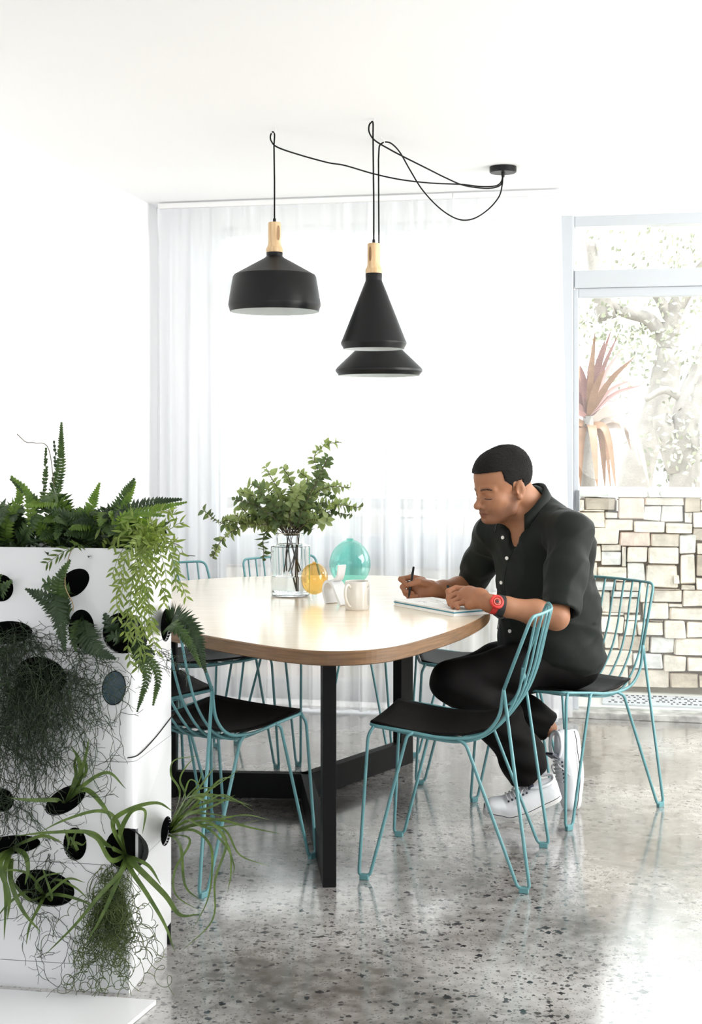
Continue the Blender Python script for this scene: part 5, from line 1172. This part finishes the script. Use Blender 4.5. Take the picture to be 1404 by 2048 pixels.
TR = [[(285,1075),(262,1100),(240,1150),(232,1215)],[(280,1075),(252,1110),(246,1170),(236,1232)],[(290,1080),(268,1130),(262,1190),(250,1262)],[(292,1080),(276,1130),(268,1210),(256,1290),(262,1330)],[(296,1080),(286,1140),(284,1220),(280,1300)],[(300,1078),(293,1140),(298,1230),(312,1300)],[(304,1075),(310,1120),(318,1160),(335,1200)],[(306,1070),(322,1110),(332,1150),(328,1205)],[(310,1066),(338,1100),(352,1140),(372,1192)],[(308,1060),(330,1085),(345,1120),(352,1170)],[(300,1080),(280,1120),(262,1160),(228,1180)],[(294,1085),(282,1170),(270,1260),(290,1305)],[(290,1080),(278,1150),(290,1240),(276,1345)],
      [(300,1060),(330,1050),(345,1030),(354,1020)],[(300,1062),(335,1060),(355,1048),(368,1045)],[(296,1060),(310,1030),(330,1020),(345,1025)],[(290,1062),(270,1040),(262,1035),(255,1042)],[(298,1064),(335,1075),(350,1092),(362,1110)],[(286,1066),(250,1062),(236,1075),(226,1096)],[(284,1070),(262,1080),(240,1108),(224,1150)],[(300,1075),(305,1130),(297,1190),(308,1260)],[(300,1074),(318,1090),(340,1092),(356,1075)]]
for i, q in enumerate(TR):
    n0 = len(q); pts = [rE]+[W(x, y, 3.34-0.13*min(1, (k+1)/2)+0.02*(i % 5)-(0.06 if x < 300 else 0)) for k, (x, y) in enumerate(q)]
    A.part(trailing(pts, rf), 'stem', M['willow'])
tw = MB()
for _ in range(90):
    p = rE+Vector((rf.gauss(0.0, 0.035), rf.gauss(-0.03, 0.03), rf.gauss(0.035, 0.02))); leaf_quad(tw, p, Vector((rf.gauss(0.3, 1), -0.5+rf.gauss(0, .6), rf.gauss(0.1, 0.7))).normalized(), Vector((0, -1, 0.5)), rf.uniform(0.02, 0.04), 0.008)
A.part(tw, 'crown_leaves', M['willow'], kind='stuff')
t = plant('small bamboo-like sprig hanging over the planter front under the ferns', Fw(165, 1088, -0.02), None, 'leafy_sprig'); A = At(t)
A.part(trailing([Fw(165, 1088, -0.02), Fw(150, 1092, 0.03), Fw(125, 1105, 0.05), Fw(92, 1128, 0.05)], rf, 0.03, 0.006, 0.016), 'stem', M['grass'])
# pocket ferns
def FP(*a): return [Fw(x, y, o_) for x, y, o_ in a]
fern('large dark fern spreading from the upper pocket across the planter front', [(FP((150,1245,-.03),(128,1235,.03),(105,1205,.07),(52,1178,.10)), 0.070, M['ferndark'], dict(gap=0.010)), (FP((150,1245,-.03),(120,1200,.05),(118,1160,.08),(140,1120,.09)), 0.052, M['fern'], dict(gap=0.009)), (FP((140,1200,-.02),(112,1190,.07),(120,1245,.11),(130,1302,.12)), 0.064, M['ferndark'], dict(gap=0.009)), (FP((150,1190,-.02),(120,1175,.05),(90,1165,.08),(98,1182,.10)), 0.05, M['fern'])], M['ferndark'], Fw(150, 1245, -.03), None)
fern('dark fern curving down from the pocket right of the large fern', [(FP((165,1230,-.03),(172,1260,.05),(195,1300,.09),(232,1318,.10)), 0.070, M['ferndark'], dict(gap=0.0095)), (FP((165,1230,-.03),(160,1265,.04),(175,1300,.07),(190,1308,.08)), 0.055, M['ferndark']), (FP((165,1230,-.03),(150,1262,.04),(148,1285,.06),(152,1300,.07)), 0.05, M['fern'])], M['ferndark'], Fw(165, 1230, -.03), None)
fern('round-leaved fern in the pocket at the planter corner, hanging below it', [(FP((258,1280,-.02),(275,1312,.06),(294,1350,.09),(274,1424,.09)), 0.030, M['fern'], dict(gap=0.008)), (FP((258,1280,-.02),(290,1310,.06),(316,1350,.08),(306,1412,.08)), 0.032, M['fern'], dict(gap=0.008)), (FP((240,1275,-.03),(225,1260,.02),(215,1240,.03),(208,1225,.03)), 0.05, M['ferndark']), (FP((245,1285,-.03),(250,1260,.02),(262,1245,.03),(275,1240,.03)), 0.05, M['ferndark']), (FP((245,1285,-.03),(235,1275,.03),(222,1272,.04),(212,1285,.04)), 0.045, M['ferndark']), (FP((258,1280,-.02),(280,1290,.06),(300,1300,.07),(308,1308,.07)), 0.04, M['ferndark'])], M['fern'], Fw(250, 1280, -.03), None)
sp = PM @ side(333, 1255, -0.02)
fern('thick dark fern reaching right from the pocket in the planter side', [([sp, W(350, 1235, 3.42), W(385, 1262, 3.38), W(412, 1345, 3.36)], 0.092, M['ferndark'], dict(gap=0.0085, droop=0.0)), ([sp, W(345, 1250, 3.36), W(375, 1280, 3.33), W(402, 1335, 3.31)], 0.060, M['fern'], dict(gap=0.010)), ([sp, W(352, 1232, 3.44), W(390, 1270, 3.42), W(408, 1320, 3.40)], 0.070, M['fern'], dict(gap=0.010))], M['ferndark'], sp, None)
fern('small dark fern in the left edge pocket below the planter top', [(FP((0,1190,-.03),(5,1180,.02),(14,1168,.03),(26,1160,.03)), 0.04, M['fern']), (FP((0,1190,-.03),(-8,1175,.02),(-6,1160,.03),(2,1150,.03)), 0.04, M['fern'])], M['fern'], Fw(0, 1190, -.03), None)
# wiry tangles
def tangle(mb, start, r, steps, step, drift, wob, rad, fork=0.3, out=0.03):
    p = Vector(start); d = Vector((r.gauss(0, 0.6), -0.6, 0.1)).normalized(); pts = [p.copy()]
    for i in range(steps):
        d = (d+Vector((r.gauss(0, wob), r.gauss(0, wob*0.6), r.gauss(0, wob)))+drift).normalized(); p = p+d*step
        l = PMi @ p
        if l.y > -0.004: l.y = -0.004-r.random()*0.006; p = PM @ l; d.y = -abs(d.y)*0.5
        if l.y < -0.075: d.y = abs(d.y)
        if p.z < 0.02: break
        pts.append(p.copy())
        if r.random() < fork:
            e = p+(d+Vector((r.gauss(0, 0.8), r.gauss(0, 0.4), r.gauss(0, 0.6)))).normalized()*step*2.2; m_ = p.lerp(e, 0.5)+Vector((r.gauss(0, .002), 0, r.gauss(0, .002))); mb.tube([p, m_, e], rad*0.7, 3, cap=False)
    mb.tube(pts, rad, 3, cap=False)
def wplant(label, srcs, n_, steps, step, drift, wob, rad, m, seed, fork=0.35, spread=0.05, name='wiry_plant'):
    r = random.Random(seed); b0 = Fw(srcs[0][0], srcs[0][1], -0.01); t = plant(label, b0, None, name); A = At(t); mb = MB()
    for (px, py, wx, k) in srcs:
        for _ in range(int(n_*k)): tangle(mb, Fw(px+r.uniform(-wx, wx), py+r.uniform(-8, 8), -0.005), r, int(steps*r.uniform(0.45, 1.1)), step, drift, wob, rad, fork)
    A.part(mb, 'stems', m, kind='stuff')
wplant('dark wiry tangle hanging from the pocket at the left edge', [(20,1275,40,1),(60,1280,30,0.6),(0,1300,20,0.6)], 52, 44, 0.011, Vector((0.0, -0.01, -0.22)), 0.42, 0.00085, M['wiry'], 31)
wplant('dark wiry tangle hanging from the large oval pocket over the planter front', [(83,1365,42,1),(60,1380,30,0.7),(130,1345,20,0.5)], 56, 40, 0.011, Vector((0.01, -0.01, -0.20)), 0.45, 0.00085, M['wiry'], 32)
wplant('sparse wiry strands hanging between the middle pockets', [(160,1300,18,1),(190,1320,10,0.5)], 14, 42, 0.012, Vector((0.01, 0, -0.24)), 0.42, 0.0008, M['wiry'], 33)
wplant('few wiry strands trailing from the lower left pockets', [(30,1610,30,1),(110,1700,12,0.4),(105,1830,14,0.4)], 24, 26, 0.011, Vector((0.01, 0, -0.2)), 0.45, 0.0008, M['wiry'], 34)
wplant('few wiry strands beside the corner pocket', [(285,1300,14,1),(320,1310,8,0.5)], 7, 16, 0.010, Vector((0.10, 0, -0.16)), 0.5, 0.0008, M['wiry'], 35)
def curly(label, src, n_, seed, ymax):
    r = random.Random(seed); b0 = Fw(*src, -0.01); t = plant(label, b0, None, 'curly_plant'); A = At(t); mb = MB(); zmin = HC-(ymax-HY)*3.27/F
    for _ in range(n_):
        p = Fw(src[0]+r.uniform(-32, 34), src[1]+r.uniform(-12, 14), -0.004); c = p.copy(); ph = r.uniform(0, 6.28); R_ = r.uniform(0.007, 0.017); pts = []; x_d = r.gauss(0, 0.0007)
        n2 = r.randint(30, 105)
        for k in range(n2):
            ph += (0.30+0.15*math.sin(k*0.13+seed+_))*(1 if _ % 2 else -1); c = c+Vector((x_d+r.gauss(0, 0.0006), 0, -0.0021-0.001*math.sin(k*0.2+_))); yy = -0.012-0.045*min(1, k/15)*(0.5+0.5*math.sin(k*0.09+_))
            l = PMi @ c; l.y = yy+0.004*math.sin(ph*0.7); w_ = PM @ l; e = min(1, k/6); q = w_+Vector((math.cos(ph)*R_*e, 0.2*math.sin(ph)*R_, math.sin(ph)*R_*e))
            if q.z < max(0.004, zmin+r.random()*0.02): break
            pts.append(q)
        if len(pts) > 6: mb.tube(pts, 0.0009, 3, cap=False)
    A.part(mb, 'stems', M['curly'], kind='stuff')
curly('curly green stems hanging in a thick beard from the lowest pocket', (228, 1800), 78, 41, 2010)
curly('curly green stems hanging from the round pocket above the lowest one', (236, 1735), 50, 43, 1930)
# strap-leaved plants
def straps(label, base, leaves, wd, m=None, name='strap_leaf_plant', view=Vector((0, -0.8, 0.6))):
    t = plant(label, base, None, name); A = At(t)
    for q in leaves:
        w_ = wd; pts = [p if isinstance(p, Vector) else Fw(*p) for p in q]
        A.part(strap(MB(), pts, w_*rf.uniform(0.75, 1.15), view+Vector((rf.gauss(0, .2), 0, rf.gauss(0, .2))), 0.22), 'leaf', m or M['grass'])
b0 = (131, 1605, -0.03)
straps('strap-leaved plant standing up from the tilted pocket above the round one', Fw(*b0), [[b0,(150,1570,.03),(160,1540,.04),(148,1500,.05)],[b0,(155,1560,.03),(170,1520,.05),(178,1475,.06)],[b0,(148,1570,.02),(172,1545,.04),(168,1510,.05)],[b0,(160,1555,.02),(158,1520,.04),(140,1490,.04)],[b0,(170,1580,.04),(205,1610,.07),(228,1650,.08)],[b0,(165,1572,.04),(215,1545,.07),(252,1578,.07)],[b0,(110,1600,.04),(60,1600,.07),(20,1596,.07)],[b0,(152,1555,.02),(150,1525,.03),(160,1498,.05)]], 0.013)
b0 = (252, 1710, -0.04)
straps('plant with long arching strap leaves in the round pocket near the planter corner', Fw(*b0),
 [[b0,(240,1670,.04),(262,1625,.06),(290,1622,.07),(285,1668,.08)],[b0,(225,1650,.05),(258,1620,.09),(312,1606,.12),(345,1622,.14)],[b0,(215,1690,.05),(180,1665,.08),(100,1665,.10),(30,1672,.10)],[b0,(222,1720,.04),(196,1680,.08),(172,1668,.09)],[b0,(262,1740,.05),(295,1790,.08),(330,1850,.10),(350,1905,.11)],[b0,(232,1640,.05),(195,1622,.08),(130,1640,.10),(80,1664,.10)],[b0,(270,1730,.05),(330,1790,.08),(360,1830,.11),(402,1828,.13)],[b0,(240,1750,.05),(205,1830,.07),(170,1890,.08)],[b0,(245,1740,.04),(200,1790,.08),(150,1850,.09),(88,1912,.09)],[b0,(275,1720,.04),(300,1735,.06),(322,1770,.08)]], 0.013)
b0 = (90, 1790, -0.03)
straps('grassy plant in the wide low pocket', Fw(*b0), [[b0,(110,1760,.03),(150,1775,.05),(178,1800,.06)],[b0,(60,1750,.03),(25,1740,.05),(0,1745,.05)],[b0,(50,1785,.04),(15,1810,.06),(-10,1840,.06)],[b0,(72,1770,.03),(90,1752,.05),(130,1745,.06)],[b0,(80,1810,.03),(60,1850,.06),(52,1890,.06)],[b0,(105,1800,.03),(90,1750,.04),(85,1738,.04)],[b0,(60,1800,.03),(30,1770,.04),(15,1745,.05)],[b0,(120,1790,.03),(160,1800,.06),(190,1815,.06)],[b0,(95,1790,.03),(135,1758,.05),(170,1765,.06)]], 0.009)
b0 = (25, 1695, -0.03)
straps('strap-leaved plant in the left edge pocket, hanging downward', Fw(*b0), [[b0,(10,1740,.05),(12,1800,.06),(8,1880,.06)],[b0,(22,1760,.05),(45,1820,.07),(82,1865,.08)],[b0,(60,1680,.04),(90,1672,.07),(125,1685,.08)],[b0,(0,1730,.05),(18,1790,.07),(15,1840,.07)],[b0,(50,1710,.04),(56,1740,.06),(50,1770,.06)],[b0,(-5,1720,.04),(-20,1800,.05),(0,1860,.06)]], 0.013)
b0 = (150, 1700, -0.03)
straps('small grassy plant in the small pocket left of the round one', Fw(*b0), [[b0,(140,1690,.02),(132,1665,.03),(128,1658,.03)],[b0,(150,1685,.02),(165,1690,.03),(174,1680,.04)],[b0,(145,1690,.02),(150,1670,.03),(160,1660,.04)],[b0,(155,1700,.02),(140,1675,.03),(135,1700,.04)]], 0.008)
sp = PM @ side(334, 1668, -0.02)
def SW(*a): return [sp]+[W(x, y, D) for x, y, D in a]
GR = [[(370,1600,3.40),(395,1570,3.38),(408,1532,3.36)],[(380,1610,3.38),(420,1580,3.34),(485,1535,3.30)],[(375,1612,3.38),(410,1560,3.36),(436,1527,3.33)],[(370,1600,3.36),(430,1590,3.3),(505,1612,3.26)],[(380,1620,3.40),(440,1600,3.36),(480,1605,3.32)],[(380,1640,3.38),(440,1640,3.3),(500,1655,3.25),(562,1668,3.22)],[(380,1650,3.36),(430,1640,3.3),(490,1630,3.26),(540,1640,3.2)],[(375,1630,3.35),(420,1615,3.3),(470,1590,3.26)],[(370,1600,3.35),(360,1560,3.34),(375,1530,3.33),(392,1515,3.32)],[(360,1590,3.42),(342,1550,3.42),(350,1520,3.4),(400,1512,3.38)],
 [(385,1660,3.36),(420,1690,3.3),(424,1740,3.26),(415,1800,3.22),(385,1860,3.2)],[(400,1650,3.34),(450,1660,3.28),(480,1710,3.22),(538,1732,3.18)],[(410,1640,3.34),(455,1690,3.28),(462,1740,3.24),(455,1786,3.2)],[(400,1640,3.3),(452,1680,3.24),(430,1760,3.2),(425,1840,3.16),(360,1905,3.12)],[(400,1650,3.34),(450,1690,3.3),(468,1730,3.26),(466,1750,3.24)],[(380,1600,3.32),(415,1602,3.3),(450,1590,3.26),(508,1622,3.22)],[(372,1615,3.38),(395,1580,3.36),(432,1575,3.33)],[(372,1640,3.34),(410,1655,3.3),(460,1652,3.27),(520,1640,3.24)],[(365,1600,3.44),(380,1560,3.42),(405,1575,3.4)],[(372,1630,3.40),(400,1600,3.38),(440,1560,3.36),(470,1555,3.3)],[(380,1680,3.3),(350,1740,3.26),(352,1790,3.24),(400,1822,3.2)],[(360,1690,3.3),(370,1770,3.26),(400,1800,3.22)],[(368,1610,3.38),(410,1590,3.34),(450,1610,3.3)],[(370,1632,3.38),(420,1628,3.34),(478,1640,3.3)]]
straps('spray of strap leaves reaching right from the low pocket in the planter side', sp, [SW(*q) for q in GR], 0.0075, None, 'strap_leaf_plant')
b0 = (252, 1712, -0.04); lg = MB()
# long dry tendrils
td = MB(); td.tube(crom([top(110, .1), W(113, 1010, 3.38), W(98, 900, 3.36), W(70, 886, 3.34), W(52, 884, 3.33), W(34, 868, 3.32)], 6), 0.0010, 4); o = td.build('dry_tendril', M['twig']); tag(o, 'thin dry tendril curling above the ferns at the left', 'tendril')
td = MB(); td.tube(crom([Fw(145, 1095, -.02), Fw(136, 1120, .05), Fw(130, 1170, .09), Fw(145, 1205, .10), Fw(146, 1222, .09)], 6), 0.0011, 4); o = td.build('dry_tendril', mat('tan_tendril', (0.28, 0.2, 0.1), 0.7)); tag(o, 'thin tan tendril hanging over the large pocket fern', 'tendril')
td = MB(); td.tube(crom([PM @ Vector((-0.02, 0.1, PH)), W(352, 1088, 3.3), W(368, 1108, 3.28), W(390, 1112, 3.26)], 6), 0.0009, 4); o = td.build('dry_tendril', M['twig']); tag(o, 'thin dark tendril sticking out right of the planter corner', 'tendril')
# ================================================================= EUCALYPTUS IN THE VASE
vb = Vector((vx.x, vx.y, T)); t = thing('eucalyptus_bouquet', 'leafy green eucalyptus branches spreading from the glass vase', 'bouquet', (vx.x, vx.y, T+0.02)); A = At(t)
neckp = vb+Vector((0.016, 0, 0.215))
BR = [[(520,1040),(450,1048),(408,1022)],[(540,1030),(470,1060),(440,1085),(426,1116)],[(560,1010),(500,990),(482,985)],[(570,1000),(545,960),(532,935)],[(585,1000),(580,960),(566,935)],[(600,990),(615,960),(600,945)],[(610,990),(640,960),(628,915),(650,890),(682,884)],[(620,1000),(655,975),(700,975)],[(630,1010),(680,1010),(718,1015)],[(540,1040),(500,1030),(478,1010)],[(555,1050),(528,1070),(528,1116)],[(590,1030),(600,1010),(620,1005)],[(560,1020),(530,1000),(515,970)],[(620,1040),(650,1045),(655,1035)],[(600,1000),(630,985),(662,995)],[(570,1040),(520,1050),(470,1030)],[(605,1050),(620,1060),(612,1045)],[(560,1000),(550,985),(500,968)],[(620,990),(648,950),(640,925)],[(575,1030),(570,1010),(590,975)],[(560,1045),(510,1010),(470,1000)],[(550,1050),(500,1050),(450,1040)],[(575,1040),(545,1010),(545,985)],[(600,1040),(640,1020),(690,1000)],[(610,1050),(650,1025),(700,1030)],[(590,1045),(560,1050),(540,1055)],[(600,1030),(640,950),(655,915)],[(580,1020),(600,985),(600,970)],[(560,1035),(520,1020),(500,1010)]]
re_ = random.Random(12)
def leaf_mesh(m, L=0.030, wd=0.021):
    b = MB(); leaf = [(0, 0, 0), (L*0.15, -wd*0.38, 0.002), (L*0.42, -wd*0.5, 0.003), (L*0.78, -wd*0.28, 0.001), (L*1.06, 0, -0.003), (L*0.78, wd*0.28, 0.001), (L*0.42, wd*0.5, 0.003), (L*0.15, wd*0.38, 0.002), (L*0.45, 0, -0.001)]
    b.add(leaf, [(i, (i+1) % 8, 8) for i in range(8)]); me = bpy.data.meshes.new('leaf'); me.from_pydata(b.v, [], b.f); me.materials.append(m); me.polygons.foreach_set('use_smooth', [True]*8); return me
LM = [leaf_mesh(M['euca']), leaf_mesh(M['eucad']), leaf_mesh(M['euca'], 0.024, 0.02)]
for bi, q in enumerate(BR):
    dz = re_.uniform(-0.16, 0.16); n_ = len(q); stem0 = vb+Vector((re_.uniform(-0.03, 0.04), re_.uniform(-0.03, 0.03), 0.02 if bi % 3 == 0 else 0.09))
    nk = vb+Vector((re_.uniform(-0.02, 0.035), re_.uniform(-0.035, 0.035), 0.225))
    pts = [nk]+[W(x, y, vx.y+dz*(k+1)/n_) for k, (x, y) in enumerate(q)]; P = crom(pts, 8)
    full = [stem0, stem0.lerp(nk, 0.5)+Vector((re_.uniform(-.01, .01), 0, 0))]+P if bi < 9 else P
    br = A.part(MB().tube(crom(full[:3], 3)[:-1]+P if bi < 9 else P, [0.0026 if i < 6 else 0.0016 for i in range(len(crom(full[:3], 3)[:-1]+P if bi < 9 else P))], 5), 'branch', M['twig'])
    Ls = 0; cnt = 0; nxt = 0.05; fol = MB()
    for i in range(1, len(P)):
        sg_ = (P[i]-P[i-1]); Ls += sg_.length; t_ = sg_.normalized()
        while Ls > nxt and cnt < 80:
            nxt += 0.0105; rt_ = t_.orthogonal().normalized(); rt_ = Matrix.Rotation(re_.uniform(0, 6.28), 3, t_) @ rt_
            for s_ in (1, -1):
                if re_.random() < 0.10: continue
                d = (rt_*s_+t_*0.35+Vector((0, 0, re_.uniform(-0.2, 0.2)))).normalized(); z_ = (t_*1.0+Vector((re_.gauss(0, .5), -0.9+re_.gauss(0, .3), re_.gauss(0, .5)))).normalized()
                y_ = z_.cross(d).normalized(); z_ = d.cross(y_); sc_ = re_.uniform(0.8, 1.3)*(0.8 if i > len(P)*0.85 else 1.0)
                Mx = Matrix((( d.x, y_.x, z_.x, P[i].x), (d.y, y_.y, z_.y, P[i].y), (d.z, y_.z, z_.z, P[i].z), (0, 0, 0, 1))) @ Matrix.Scale(sc_, 4)
                if bi >= 9:
                    q_ = LM[0]; fol.add([Mx @ v.co for v in q_.vertices], [tuple(f0.vertices) for f0 in q_.polygons], True); cnt += 1; continue
                o = bpy.data.objects.new('leaf', LM[0 if re_.random() < 0.5 else (1 if P[i].z < T+0.36 else 2)]); COL.objects.link(o); o.parent = br; o.matrix_local = A.M.inverted() @ Mx; cnt += 1
    if bi >= 9 and fol.v: A.part(fol, 'leaves', M['euca'] if bi % 2 else M['eucad'], br, kind='stuff')
